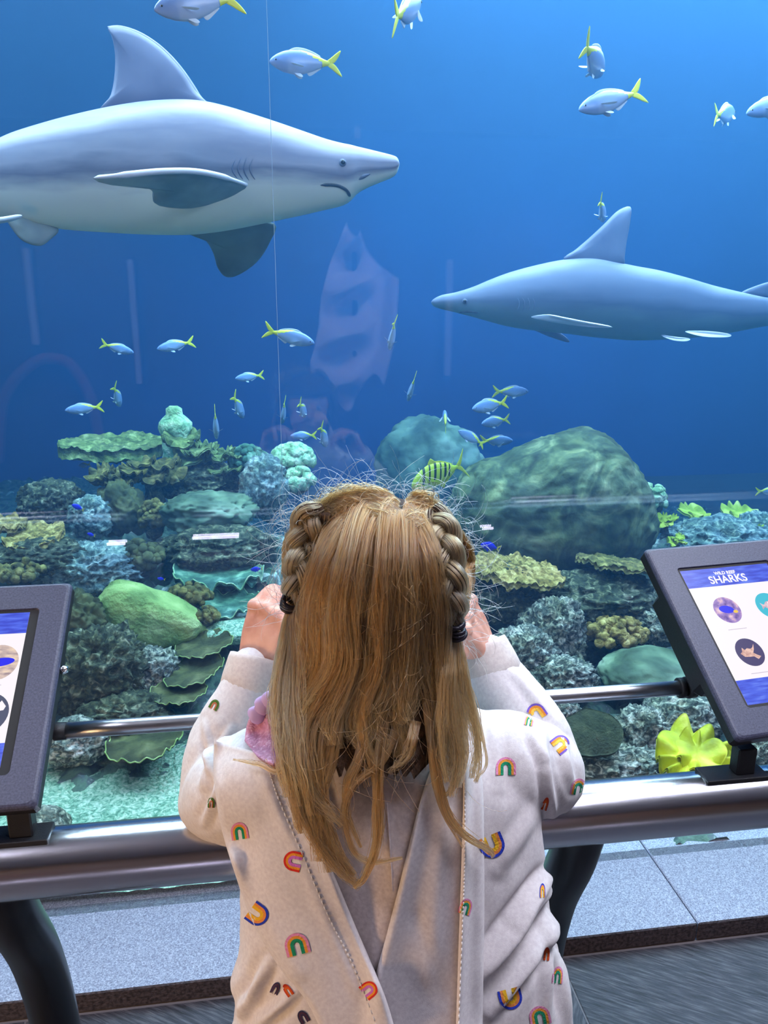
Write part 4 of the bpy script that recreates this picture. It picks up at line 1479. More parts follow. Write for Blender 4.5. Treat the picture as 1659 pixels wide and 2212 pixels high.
def make_screen(name, label, base, yawz, tilt, kind, sx):
    """local frame: x across, y up the slope, z out of the face; origin at the lower edge, middle"""
    e = empty(name, base)
    tag(e, label, 'screen')
    R = Matrix.Rotation(yawz, 3, 'Z') @ Matrix.Rotation(tilt, 3, 'X')
    e.rotation_euler = R.to_euler()
    T = 0.027
    # housing: face plate frame with opening, folded sides
    hw = TW / 2
    m = MB()
    v, f = rbox(-hw + .001, .001, -T, hw - .001, TL - .001, -0.0045, 0.004)
    m.add(v, f)
    m.build('housing', M_blackmetal, e, False)
    # face frame: four strips with a rounded outer edge
    x0, x1 = -SW / 2, SW / 2
    y0 = (TL - SL) / 2
    y1 = y0 + SL
    out = []
    n = 8
    rc = 0.008

    def rrect(ax, ay, bx, by, r):
        P = []
        for cx, cy, a0 in ((bx - r, by - r, 0), (ax + r, by - r, 90), (ax + r, ay + r, 180), (bx - r, ay + r, 270)):
            for k in range(n):
                a = math.radians(a0 + 90 * k / (n - 1))
                P.append((cx + r * math.cos(a), cy + r * math.sin(a)))
        return P
    rings = [(rrect(-hw, 0, hw, TL, rc), -0.0075), (rrect(-hw + .0004, .0004, hw - .0004, TL - .0004, rc), -0.0052), (rrect(-hw + .0016, .0016, hw - .0016, TL - .0016, rc), -0.0028),
             (rrect(-hw + .0034, .0034, hw - .0034, TL - .0034, rc), -0.0010), (rrect(-hw + .006, .006, hw - .006, TL - .006, rc), 0.0), (rrect(x0 - .001, y0 - .001, x1 + .001, y1 + .001, .006), 0.0), (rrect(x0, y0, x1, y1, .006), -0.003)]
    V = [(p[0], p[1], z) for P, z in rings for p in P]
    mesh_obj('face_frame', V, grid_faces(4 * n, len(rings), True), M_tabgrey, e, False)
    # display glass, black border
    m = MB()
    m.box((x0 - .001, y0 - .001, -0.0034), (x1 + .001, y1 + .001, -0.0029))
    disp = m.build('display', M_rubber, e, False)
    zb = -0.0026
    mg = 0.004 if kind == 'sharks' else 0.012
    px0, px1, py0, py1 = x0 + mg, x1 - mg, y0 + .004, y1 - .004

    def quad(nm, ax, ay, bx, by, z, mt):
        o = mesh_obj(nm, [(ax, ay, z), (bx, ay, z), (bx, by, z), (ax, by, z)], [(0, 1, 2, 3)], mt, disp, False)
        return o

    def ell(nm, cx, cy, rx, ry, z, mt, rot=0):
        V_, F__ = ellipse(0, 0, rx, ry, 0)
        ca, sa = math.cos(rot), math.sin(rot)
        V_ = [(cx + a * ca - b * sa, cy + a * sa + b * ca, z) for a, b, c in V_]
        return mesh_obj(nm, V_, F__, mt, disp, False)

    def shape(nm, pts, cx, cy, sc, z, mt):
        V_ = [(cx + a * sc, cy + b * sc, z) for a, b in pts]
        return mesh_obj(nm, V_, [tuple(range(len(pts)))], mt, disp, False)
    W_, H_ = px1 - px0, py1 - py0
    quad('page', px0, py0, px1, py1, zb, E_white)
    quad('banner', px0, py1 - .145 * H_, px1, py1, zb + .0001, E_blue)
    quad('footer', px0, py0, px1, py0 + .165 * H_, zb + .0001, E_blue)
    cx = (px0 + px1) / 2
    fishpts = [(1, .05), (.7, .4), (.2, .55), (-.3, .45), (-.65, .12), (-1, .38), (-.92, 0), (-1, -.38), (-.65, -.12), (-.3, -.42), (.2, -.5), (.7, -.3)]
    rr = 0.0225
    cols = (px0 + .29 * W_, px0 + .76 * W_)
    r1, r2 = py0 + .665 * H_, py0 + .345 * H_
    if kind == 'sharks':
        text_mesh('SHARKS', 0.0190, cx - .004, py1 - .098 * H_, zb + .0003, E_text, disp, 'lettering', 0.0004)
        text_mesh('WILD REEF', 0.0078, cx - .004, py1 - .045 * H_, zb + .0003, E_text, disp, 'lettering', 0.0003)
        ell('picture', cols[0], r1, rr, rr, zb + .0002, E_mauve)
        ell('picture_fish', cols[0] - .001, r1 + .001, .0125, .0066, zb + .0003, E_royal, -0.15)
        ell('picture_fish', cols[0] + .0125, r1 - .004, .004, .0026, zb + .0004, E_yel)
        ell('picture', cols[1], r1, rr, rr, zb + .0002, E_turq)
        shape('picture_fish', fishpts, cols[1] + .001, r1, .0155, zb + .0003, E_rose)
        for bx_ in (-.001, .006):
            quad('picture_fish', cols[1] + bx_, r1 - .007, cols[1] + bx_ + .0016, r1 + .007, zb + .0004, E_white)
        ell('picture_fish', cols[1] + .012, r1 - .006, .0026, .0018, zb + .0004, E_yel)
        ell('picture', cols[0], r2, rr, rr, zb + .0002, E_navy)
        shape('picture_fish', [(.9, -.5), (.55, -.3), (.3, -.1), (.55, .25), (.75, .75), (.45, .4), (.2, .3), (-.1, .4), (-.4, .25), (-.6, .5), (-.75, .1), (-1, -.05), (-.7, -.4), (-.2, -.45), (.2, -.45), (.5, -.75)],
              cols[0], r2, .0165, zb + .0003, E_tan)
        ell('picture', cols[1], r2, rr, rr, zb + .0002, E_slate)
        shape('picture_fish', fishpts, cols[1], r2, .013, zb + .0003, E_white)
    else:
        ell('picture', cols[1] + .006, r1, rr * 1.15, rr * 1.15, zb + .0002, E_sandy)
        ell('picture_fish', cols[1] + .008, r1, .019, .0062, zb + .0003, E_royal, 0.1)
        ell('picture', cols[1] + .004, r2, rr * 1.25, rr * 1.25, zb + .0002, E_slate)
        shape('picture_fish', [(1.2, .5), (.9, .9), (.6, .45), (-.1, .2), (-1.1, -.1), (-.4, -.15), (.3, .15), (1.1, .25)], cols[1] + .002, r2 - .002, .021, zb + .0003, E_white)
        ell('picture', cols[0], r1, rr, rr, zb + .0002, E_turq)
        ell('picture', cols[0], r2, rr, rr, zb + .0002, E_navy)
    for c_ in cols:
        for r_ in (r1, r2):
            quad('caption', c_ - .016, r_ - .0335, c_ + .016, r_ - .0325, zb + .0002, E_grey)
    # back box and stand reaching down to the big rail
    m = MB()
    v, f = rbox(-hw + .012, .09, -T - .045, hw - .012, TL - .06, -T, 0.01)
    m.add(v, f)
    m.build('back_box', M_blackmetal, e, False)
    if kind == 'fish':
        ms = MB()
        ms.tube([(hw, .185, -.013), (hw + .004, .185, -.013), (hw + .009, .185, -.013)], [.006, .006, .004], 10)
        ms.build('lock_screw', M_chrome, e)
    # stand (world-aligned, so undo the tilt)
    Ri = R.inverted()

    def wl(p):
        return Ri @ (Vector(p) - Vector(base))
    m = MB()
    bx = base[0] + sx
    for q0, q1 in (((bx - .014, RY - .010, RZ + RR + .002), (bx + .014, RY + .010, RZ + RR + .042)),):
        v, f = rbox(*q0, *q1, .002)
        m.add([wl(a) for a in v], f)
    m.build('stand', M_blackmetal, e, False)
    m = MB()
    v, f = rbox(bx - .06, RY - .018, RZ + RR - .004, bx + .032, RY + .018, RZ + RR + .003, .001)
    m.add([wl(a) for a in v], f)
    m.build('foot_plate', M_blackmetal, e, False)
    return e


make_screen('fish_screen', 'tilted information screen on the rail at the left picture edge', (-0.298 - TW / 2, 0.845, 0.934), 0.0, math.radians(38), 'fish', 0.095)
make_screen('sharks_screen', 'tilted information screen headed SHARKS at the right picture edge', (0.598 + TW / 2 * .993, 0.845 + .014, 0.947), math.radians(6.5), math.radians(38), 'sharks', -0.092)


# ================================================================== the visitor: a girl seen from behind
def fleece(name, col1, col2, warm=None):
    return mat(name, rough=0.95, spec=0.15, ramp=[(0.3, col1), (0.7, col2)], scale=240, detail=4, bump=0.10, bscale=900, sheen=0.2)


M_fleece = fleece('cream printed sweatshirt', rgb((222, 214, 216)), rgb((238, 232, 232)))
M_lining = fleece('plain fleece lining', rgb((182, 170, 172)), rgb((206, 196, 196)))  # darker tone: shade of the hood's recess put into the colour
M_lining_lit = fleece('plain fleece lining lit', rgb((206, 198, 202)), rgb((226, 220, 222)))  # same lining, lightened in colour for the raised half of the hood
M_cuff = fleece('ribbed cuff', rgb((214, 202, 198)), rgb((230, 220, 214)))
M_thread = mat('seam thread', rgb((232, 226, 222)), 0.9)
M_skin = mat('skin', rough=0.5, ramp=[(0.35, rgb((206, 146, 126))), (0.65, rgb((232, 180, 160)))], scale=26, bump=0.08, bscale=160)
M_skin.node_tree.nodes['Principled BSDF'].inputs['Subsurface Weight'].default_value = 0.12
M_skin.node_tree.nodes['Principled BSDF'].inputs['Subsurface Radius'].default_value = (0.01, 0.004, 0.002)
M_pants = mat('grey leggings', rgb((120, 116, 132)), 0.9, bump=0.2, bscale=300)
M_shoe = mat('white shoe', rgb((220, 216, 220)), 0.6)
M_sole = mat('shoe sole', rgb((150, 140, 150)), 0.8)
M_pink = mat('pink glitter cloth', rough=0.35, spec=0.7, ramp=[(0.35, rgb((206, 140, 176))), (0.55, rgb((226, 160, 196))), (0.72, rgb((250, 216, 236)))], scale=260, detail=2, bump=0.4, bscale=500)
M_lav = mat('lavender scalloped edge', rgb((206, 178, 230)), 0.6)
M_tie = mat('black elastic', (0.010, 0.008, 0.018), 0.35)

girl = empty('person', (0.12, 0.70, 0.0))
tag(girl, 'child with two braids in a cream rainbow-print hoodie leaning on the rail', 'person')
GO = Vector((0.12, 0.70, 0.0))


def loc(v):
    return [tuple(Vector(p) - GO) for p in v]


def ell_loft(secs, n=40, m=60, pw=0.9):
    """secs: (z, cx, rx, cy, ry)"""
    S = np.array(secs, float)
    C_ = catmull(np.stack([S[:, 0], S[:, 1], S[:, 2]], 1), m)
    D_ = catmull(np.stack([S[:, 0], S[:, 3], S[:, 4]], 1), m)
    V = []
    for i in range(m):
        for k in range(n):
            a = 2 * PI * k / n
            cs, sn = math.cos(a), math.sin(a)
            V.append((C_[i, 1] + C_[i, 2] * np.sign(cs) * abs(cs) ** pw, D_[i, 1] + D_[i, 2] * np.sign(sn) * abs(sn) ** pw, C_[i, 0]))
    F_ = grid_faces(n, m, True)
    F_.append(tuple(range(n))[::-1])
    F_.append(tuple((m - 1) * n + k for k in range(n)))
    return V, F_


def limb(mb, pts, rad, n=18, m=30, flat=1.0, up=None):
    P = catmull(pts, m)
    r = np.interp(np.linspace(0, 1, m), np.linspace(0, 1, len(rad)), rad)
    v, f = tube([tuple(p) for p in P], list(r), n, True, flat, up)
    mb.add(v, f)
    for p, rr in ((P[0], r[0]), (P[-1], r[-1])):
        v, f = ICO[3]
        mb.add(v * rr + p, f)


def ball(mb, c, r, sub=3):
    v, f = ICO[sub]
    mb.add(v * np.array(r) + np.array(c), f)


def fused(name, mb, voxel, smooth_it, m, parent):
    """union of overlapping shapes into one continuous skin"""
    me = bpy.data.meshes.new(name + '_src')
    me.from_pydata(mb.v, [], mb.f)
    bm = bmesh.new()
    bm.from_mesh(me)
    bmesh.ops.recalc_face_normals(bm, faces=bm.faces)
    bm.to_mesh(me)
    bm.free()
    o = bpy.data.objects.new(name, me)
    COL.objects.link(o)
    md = o.modifiers.new('r', 'REMESH')
    md.mode = 'VOXEL'
    md.voxel_size = voxel
    if smooth_it:
        ms = o.modifiers.new('s', 'SMOOTH')
        ms.factor = 0.5
        ms.iterations = smooth_it
    dg = bpy.context.evaluated_depsgraph_get()
    me2 = bpy.data.meshes.new_from_object(o.evaluated_get(dg))
    bpy.data.objects.remove(o, do_unlink=True)
    me2.materials.clear()
    me2.materials.append(m)
    me2.polygons.foreach_set('use_smooth', [True] * len(me2.polygons))
    o = bpy.data.objects.new(name, me2)
    COL.objects.link(o)
    if parent:
        o.parent = parent
    return o


HC = np.array([0.108, 0.795, 1.205])       # middle of the head
# ---- body
mb = MB()
ball(mb, HC + [0, 0, 0.012], (0.078, 0.092, 0.088), 4)
ball(mb, HC + [0, 0.035, -0.045], (0.062, 0.058, 0.062), 4)
ball(mb, HC + [0, 0.062, -0.082], (0.028, 0.024, 0.02))
ball(mb, HC + [0, 0.098, -0.028], (0.010, 0.014, 0.014))
ball(mb, HC + [0, 0.092, -0.010], (0.008, 0.010, 0.02))
ball(mb, HC + [0, 0.090, -0.056], (0.020, 0.008, 0.006))
for s_ in (-1, 1):
    ball(mb, HC + [s_ * 0.079, 0.005, -0.018], (0.009, 0.017, 0.027))
    ball(mb, HC + [s_ * 0.038, 0.075, -0.045], (0.024, 0.018, 0.02))
limb(mb, [HC + [0, -0.01, -0.05], (0.11, 0.785, 1.09), (0.112, 0.765, 1.02)], [.046, .043, .055])
v, f = ell_loft([(1.03, .114, .11, .757, .055), (.97, .117, .145, .752, .068), (.9, .12, .14, .748, .072), (.8, .122, .135, .738, .074), (.7, .124, .138, .728, .076), (.6, .125, .15, .722, .085), (.52, .125, .145, .72, .09)], 30, 40)
mb.add(v, f)
SHL, ELL, WRL = Vector((-0.012, 0.760, 1.005)), Vector((-0.085, 0.862, 0.915)), Vector((-0.040, 0.928, 1.055))
SHR, ELR, WRR = Vector((0.245, 0.760, 0.998)), Vector((0.338, 0.866, 0.908)), Vector((0.276, 0.945, 1.045))
for S_, E_, W_ in ((SHL, ELL, WRL), (SHR, ELR, WRR)):
    limb(mb, [S_, (S_ + E_) / 2, E_], [.040, .036, .031])
    limb(mb, [E_, (E_ + W_) / 2, W_], [.031, .029, .022])
for lx in (0.058, 0.192):
    limb(mb, [(lx, .72, .55), (lx, .705, .30), (lx, .69, .07)], [.075, .052, .036])


def hand(mb, wrist, d, nrm, side, curl, thumb_curl=0.5):
    """palm with four fingers and a thumb; d along the palm, nrm out of the back of the hand, side toward the thumb"""
    d = Vector(d).normalized()
    nrm = (Vector(nrm) - d * Vector(nrm).dot(d)).normalized()
    side_v = d.cross(nrm) * side
    pl, pw_ = 0.068, 0.029
    for k, u in enumerate((-1, -.34, .34, 1)):
        a = wrist + side_v * (u * pw_ * 0.55)
        b = wrist + d * pl * (1.0 if abs(u) < .9 else .94) + side_v * (u * pw_) + nrm * 0.003 * (1 - abs(u))
        limb(mb, [a, (a + b) / 2 + nrm * .002, b], [.0125, .0125, .0105], 12, 14)
        seg = [0.036, 0.024, 0.019]
        if k in (0,):
            seg = [.030, .019, .016]
        if k in (1, 2):
            seg = [.040, .026, .02]
        p = b.copy()
        ang = 0.0
        P = [p.copy()]
        for L_, c_ in zip(seg, curl):
            ang += c_
            q = d * math.cos(ang) - nrm * math.sin(ang) + side_v * u * 0.06
            p = p + q * L_
            P.append(p.copy())
        limb(mb, P, [.0102, .0090, .0082, .0070], 12, 18)
        ball(mb, b + nrm * .0045, (.0105, .0105, .0105))
    a = wrist + d * .018 + side_v * .018 - nrm * .006
    b = a + d * .028 + side_v * .022 - nrm * .010
    c_ = b + d * .026 + side_v * .008 - nrm * .014
    e_ = c_ + d * .022 - nrm * .010 - side_v * .004
    limb(mb, [a, b, c_, e_], [.0135, .0115, .0095, .0075], 12, 18)


hand(mb, WRL + Vector((.004, .006, .010)), (0.36, 0.12, 0.92), (-0.62, -0.72, 0.30), 1, (0.75, 1.05, 0.6))
hand(mb, WRR + Vector((-.004, .002, .010)), (-0.48, -0.16, 0.86), (0.75, -0.45, 0.4), -1, (0.75, 1.05, 0.6))
body = fused('body', mb, 0.0030, 2, M_skin, girl)
body.location = -GO
for s_ in (-1, 1):
    v, f = ICO[3]
    o = mesh_obj('eye', v * 0.0105, f, mat('eye white', rgb((235, 235, 235)), 0.2), girl, loc=Vector(HC + [s_ * 0.031, 0.079, -0.004]) - GO)
    mesh_obj('iris', v * np.array([.0052, .003, .0052]), f, mat('iris', rgb((70, 90, 110)), 0.2), o, loc=(0, .0088, 0))

# ---- leggings and shoes
mb = MB()
v, f = ell_loft([(.60, .125, .158, .722, .092), (.55, .125, .158, .722, .096), (.5, .125, .15, .722, .094), (.46, .125, .135, .72, .085)], 30, 14)
mb.add(v, f)
for lx in (0.058, 0.192):
    limb(mb, [(lx, .72, .54), (lx, .705, .30), (lx, .69, .085)], [.080, .057, .042])
o = fused('leggings', mb, 0.006, 3, M_pants, girl)
o.location = -GO
for lx in (0.058, 0.192):
    mb = MB()
    limb(mb, [(lx, .665, .035), (lx, .72, .045), (lx, .80, .034)], [.034, .042, .034], flat=.9)
    limb(mb, [(lx, .69, .04), (lx, .69, .095)], [.038, .044])
    o = fused('shoe', mb, .005, 3, M_shoe, girl)
    o.location = -GO
    m = MB()
    v, f = rbox(lx - .038, .632, 0.0, lx + .038, .835, .016, .006)
    m.add(v, f)
    o2 = m.build('sole', M_sole, o)

# ---- hoodie
mb = MB()
v, f = ell_loft([(1.085, .110, .062, .775, .055), (1.06, .112, .105, .767, .066), (1.03, .114, .140, .758, .080), (.98, .117, .166, .752, .090), (.90, .118, .174, .745, .095), (.80, .122, .186, .732, .097),
                 (.70, .125, .202, .722, .10), (.60, .126, .214, .715, .105), (.52, .126, .218, .713, .108)], 48, 60)
mb.add(v, f)
for S_, E_, W_ in ((SHL, ELL, WRL), (SHR, ELR, WRR)):
    sgn = -1 if S_.x < 0.1 else 1
    limb(mb, [S_ + Vector((-sgn * .05, -.005, .01)), S_, (S_ + E_) / 2 + Vector((sgn * .010, -.004, 0)), E_ + Vector((sgn * .002, 0, 0))], [.052, .062, .060, .050], 22, 36)
    limb(mb, [E_, E_ * .6 + W_ * .4 + Vector((sgn * .012, .0, -.004)), E_ * .22 + W_ * .78, W_ + Vector((0, 0, -.004))], [.052, .050, .040, .034], 22, 36)
hoodie = fused('hoodie', mb, 0.0042, 6, M_fleece, girl)


def to_px(P):
    P = np.asarray(P, float) - np.array(CAM)
    z = P @ np.array(_f)
    return 829.5 + F * (P @ np.array(_r)) / z, 1106 - F * (P @ np.array(_u)) / z


def displace(o, folds, wr=0.0025, wfreq=16):
    me = o.data
    n = len(me.vertices)
    co = np.empty(n * 3)
    me.vertices.foreach_get('co', co)
    co = co.reshape(-1, 3)
    no = np.empty(n * 3)
    me.vertices.foreach_get('normal', no)
    no = no.reshape(-1, 3)
    x, y_ = to_px(co)
    h = wr * fbm(co * np.array([wfreq, wfreq, wfreq * .6]), 3)
    face = (no @ np.array(_f)) < 0.15
    for (ax, ay), (bx, by), wd, am in folds:
        dx, dy = bx - ax, by - ay
        L2 = dx * dx + dy * dy
        t = np.clip(((x - ax) * dx + (y_ - ay) * dy) / L2, 0, 1)
        dist = ((x - ax) * dy - (y_ - ay) * dx) / math.sqrt(L2)
        dd = np.hypot(x - ax - t * dx, y_ - ay - t * dy)
        prof = np.exp(-(dd / wd) ** 2) - 0.7 * np.exp(-((dd - 1.7 * wd) / (0.8 * wd)) ** 2)
        h = h + am * prof * np.sin(np.clip(t, .03, .97) * PI) ** .5 * face
    co = co + no * h[:, None]
    me.vertices.foreach_set('co', co.ravel())
    me.update()


FOLDS = [((1030, 2120), (1190, 1905), 17, .016), ((1060, 2190), (1200, 2000), 14, .010), ((1110, 1990), (1190, 1880), 10, .006), ((1180, 2200), (1195, 1980), 12, .006),
         ((1110, 1450), (1200, 1560), 10, .004), ((1170, 1580), (1195, 1760), 10, .006), ((1140, 1560), (1170, 1640), 9, .004), ((1215, 1600), (1235, 1700), 9, .005),
         ((465, 1600), (440, 1700), 9, .006), ((500, 1570), (455, 1640), 8, .005), ((480, 1690), (440, 1780), 9, .005), ((440, 1560), (470, 1720), 7, .004),
         ((520, 2190), (580, 2080), 12, .008), ((560, 2210), (640, 2140), 12, .007), ((500, 2050), (520, 2190), 12, .006), ((600, 1640), (540, 1760), 10, .004),
         ((1060, 1560), (1080, 1700), 14, .003), ((1150, 1760), (1080, 1880), 16, .004), ((1210, 2060), (1230, 2212), 9, .006)]
displace(hoodie, FOLDS)
hoodie.location = -GO


def bvh_of(objs):
    V, P = [], []
    for o in objs:
        M = o.matrix_world if False else Matrix.Translation(o.location + (GO if o.parent else Vector()))
        b = len(V)
        V += [M @ v.co for v in o.data.vertices]
        P += [tuple(i + b for i in p.vertices) for p in o.data.polygons]
    return BVHTree.FromPolygons(V, P)


BV = bvh_of([hoodie])


def skin_pt(bv, px, py, off, Yd=0.68, lim=0.84):
    d = ray(px, py).normalized()
    h = bv.ray_cast(CAM, d)
    if h[0] is None or h[0].y > lim:
        p = at(px, py, Yd)
        return p - d * off, None
    return h[0] - d * off, h[1]


def drape(name, edgeL, edgeR, off, thick, m, parent, nu=26, nv=60, bv=None, puff=0.0, Yd=0.68, smooth_d=True, extra=None):
    """cloth panel laid over the back: left and right edges as pixel polylines, following what lies under it"""
    bv = bv or BV
    A = catmull([(a, b, 0) for a, b in edgeL], nv)
    B = catmull([(a, b, 0) for a, b in edgeR], nv)
    D = np.zeros((nv, nu))
    PX = np.zeros((nv, nu, 2))
    for i in range(nv):
        for j in range(nu):
            u = j / (nu - 1)
            x = A[i, 0] * (1 - u) + B[i, 0] * u
            yv = A[i, 1] * (1 - u) + B[i, 1] * u
            PX[i, j] = (x, yv)
            p, _n = skin_pt(bv, x, yv, 0, Yd)
            D[i, j] = (p - CAM).length
    if smooth_d:
        for _ in range(10):
            Dp = np.pad(D, 1, mode='edge')
            D = np.minimum(D, (Dp[:-2, 1:-1] + Dp[2:, 1:-1] + Dp[1:-1, :-2] + Dp[1:-1, 2:]) / 4 + 0.0004)
            D = 0.5 * D + 0.5 * (Dp[:-2, 1:-1] + Dp[2:, 1:-1] + Dp[1:-1, :-2] + Dp[1:-1, 2:]) / 4
    V, Bk = [], []
    for i in range(nv):
        for j in range(nu):
            u = j / (nu - 1)
            edge = min(u, 1 - u) * (nu - 1)
            rnd_ = thick * math.sqrt(max(0, 1 - (1 - min(edge / 2.0, 1)) ** 2))
            o_ = off + rnd_ + puff * math.sin(PI * u) + (extra(PX[i, j, 0], PX[i, j, 1]) if extra else 0)
            d = ray(*PX[i, j]).normalized()
            V.append(CAM + d * (D[i, j] - o_))
            Bk.append(CAM + d * (D[i, j] - min(off * .2, .001)))
    n = len(V)
    f = grid_faces(nu, nv, False, True)
    f2 = [tuple(k + n for k in q[::-1]) for q in f]
    rim = []
    for i in range(nv - 1):
        for j in (0, nu - 1):
            a, b = i * nu + j, (i + 1) * nu + j
            rim.append((a, b, b + n, a + n))
    for i in (0, nv - 1):
        for j in range(nu - 1):
            a, b = i * nu + j, i * nu + j + 1
            rim.append((a, b, b + n, a + n))
    o = mesh_obj(name, loc(V + Bk), f + f2 + rim, m, parent)
    bm = bmesh.new()
    bm.from_mesh(o.data)
    bmesh.ops.recalc_face_normals(bm, faces=bm.faces)
    bm.to_mesh(o.data)
    bm.free()
    return o


def ridge(segs):
    def g(x, y):
        h = 0
        for (ax, ay), (bx, by), wd, am in segs:
            dx, dy = bx - ax, by - ay
            t = max(0, min(1, ((x - ax) * dx + (y - ay) * dy) / (dx * dx + dy * dy)))
            dd = math.hypot(x - ax - t * dx, y - ay - t * dy)
            h += am * math.exp(-(dd / wd) ** 2)
        return h
    return g


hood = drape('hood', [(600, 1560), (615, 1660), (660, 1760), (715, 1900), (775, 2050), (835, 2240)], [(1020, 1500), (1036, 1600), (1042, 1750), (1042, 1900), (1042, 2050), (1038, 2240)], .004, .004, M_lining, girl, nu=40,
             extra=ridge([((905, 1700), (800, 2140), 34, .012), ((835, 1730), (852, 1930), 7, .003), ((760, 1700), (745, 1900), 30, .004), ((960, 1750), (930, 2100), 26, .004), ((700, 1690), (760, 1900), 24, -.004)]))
half = drape('hood_half', [(930, 1660), (905, 1740), (880, 1840), (858, 1930), (832, 2030), (806, 2130), (788, 2250)], [(1010, 1600), (1015, 1700), (1016, 1800), (1014, 1900), (1012, 2000), (1010, 2100), (1006, 2250)], .006, .012, M_lining_lit, girl, nu=26,
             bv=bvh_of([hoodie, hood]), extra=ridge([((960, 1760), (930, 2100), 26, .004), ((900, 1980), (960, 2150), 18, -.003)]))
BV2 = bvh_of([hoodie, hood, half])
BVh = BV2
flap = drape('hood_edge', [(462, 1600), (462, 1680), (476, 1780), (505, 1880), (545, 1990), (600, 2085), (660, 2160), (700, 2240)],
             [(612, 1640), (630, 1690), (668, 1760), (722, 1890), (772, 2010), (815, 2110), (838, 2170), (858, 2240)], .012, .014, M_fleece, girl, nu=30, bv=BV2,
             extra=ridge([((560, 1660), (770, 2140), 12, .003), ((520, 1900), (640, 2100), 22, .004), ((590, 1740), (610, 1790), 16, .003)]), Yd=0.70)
hem = drape('hood_hem', [(992, 1600), (1000, 1700), (997, 1850), (992, 2000), (984, 2240)], [(1030, 1600), (1043, 1700), (1046, 1850), (1046, 2000), (1042, 2240)], .006, .008, M_fleece, girl, nu=14, bv=BV2)
BV3 = bvh_of([hoodie, hood, half, flap, hem])


def seam(pts, m=M_thread, r=.0009, name='seam', parent=None, bv=None, n=70, dashed=False):
    P = catmull([(a, b, 0) for a, b in pts], n)
    Q = [skin_pt(bv or BV3, p[0], p[1], .0006)[0] for p in P]
    mbs = MB()
    if dashed:
        for i in range(0, n - 2, 3):
            v, f = tube([Q[i] - GO, Q[i + 1] - GO, Q[i + 2] - GO], [r * .6, r, r * .6], 6)
            mbs.add(v, f)
    else:
        v, f = tube([q - GO for q in Q], r, 6)
        mbs.add(v, f)
    o = mbs.build(name, m, parent)
    if parent is hoodie:
        o.location = GO
    return o


seam([(1004, 1690), (1004, 1850), (999, 2000), (990, 2230)], parent=hem, dashed=True, n=150)
seam([(578, 1650), (600, 1720), (655, 1850), (710, 1980), (760, 2080), (815, 2220)], parent=flap, dashed=True, n=150)
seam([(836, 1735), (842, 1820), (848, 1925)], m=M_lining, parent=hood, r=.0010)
for wr, ax in ((WRL, (WRL - ELL).normalized()), (WRR, (WRR - ELR).normalized())):
    P = [wr + ax * t - GO for t in (-.034, -.031, -.012, .010, .016, .017)]
    vv, ff = tube(P, [.0335, .0375, .0375, .036, .035, .031], 30, caps=False)
    n = len(vv)
    cu = mesh_obj('cuff', vv, ff, M_cuff, girl)
    sd = cu.modifiers.new('t', 'SOLIDIFY')
    sd.thickness = .004
    vv, ff = tube([wr + ax * t - GO for t in (-.036, -.034, -.032)], [.0365, .0385, .0365], 30, caps=False)
    mesh_obj('cuff_seam', vv, ff, M_cuff, cu)

# pink glitter ruffle on the left shoulder
pk = drape('ruffle', [(528, 1600), (535, 1560), (556, 1520), (600, 1490), (640, 1480)][::-1], [(560, 1640), (590, 1656), (620, 1660), (640, 1655), (660, 1640)][::-1], .010, .006, M_pink, girl, nu=20, nv=30, bv=BV3, puff=.006, Yd=.76,
           extra=lambda x, y: .004 * math.sin(x * .11) + .003 * math.sin(y * .13))
for k, (ex, ey) in enumerate(((552, 1535), (566, 1515), (582, 1503), (600, 1495))):
    p = skin_pt(bvh_of([pk]), ex + 6, ey + 8, .002, .76)[0]
    v, f = blob_verts((.011, .007, .011), .12, 2, k, 3)
    mesh_obj('scallop', v, f, M_lav, pk, loc=p - GO)

# ---- rainbow prints
PAL = {'A': ((236, 150, 190), (240, 160, 70), (40, 150, 110)), 'B': ((226, 60, 50), (244, 160, 60), (214, 120, 210)), 'C': ((50, 70, 190), (240, 150, 80), (244, 190, 50)),
       'D': ((130, 100, 200), (240, 150, 60), (248, 196, 80)), 'R': ((190, 60, 40), (200, 80, 40), (214, 100, 40)), 'N': ((60, 60, 90), (90, 60, 80), (70, 60, 90)), 'G': ((90, 120, 60), (70, 110, 50), (190, 110, 80))}
PM = {k: [mat('print ' + k + str(i), rgb(c), 0.95, spec=0.1, bump=0.3, bscale=420) for i, c in enumerate(v)] for k, v in PAL.items()}


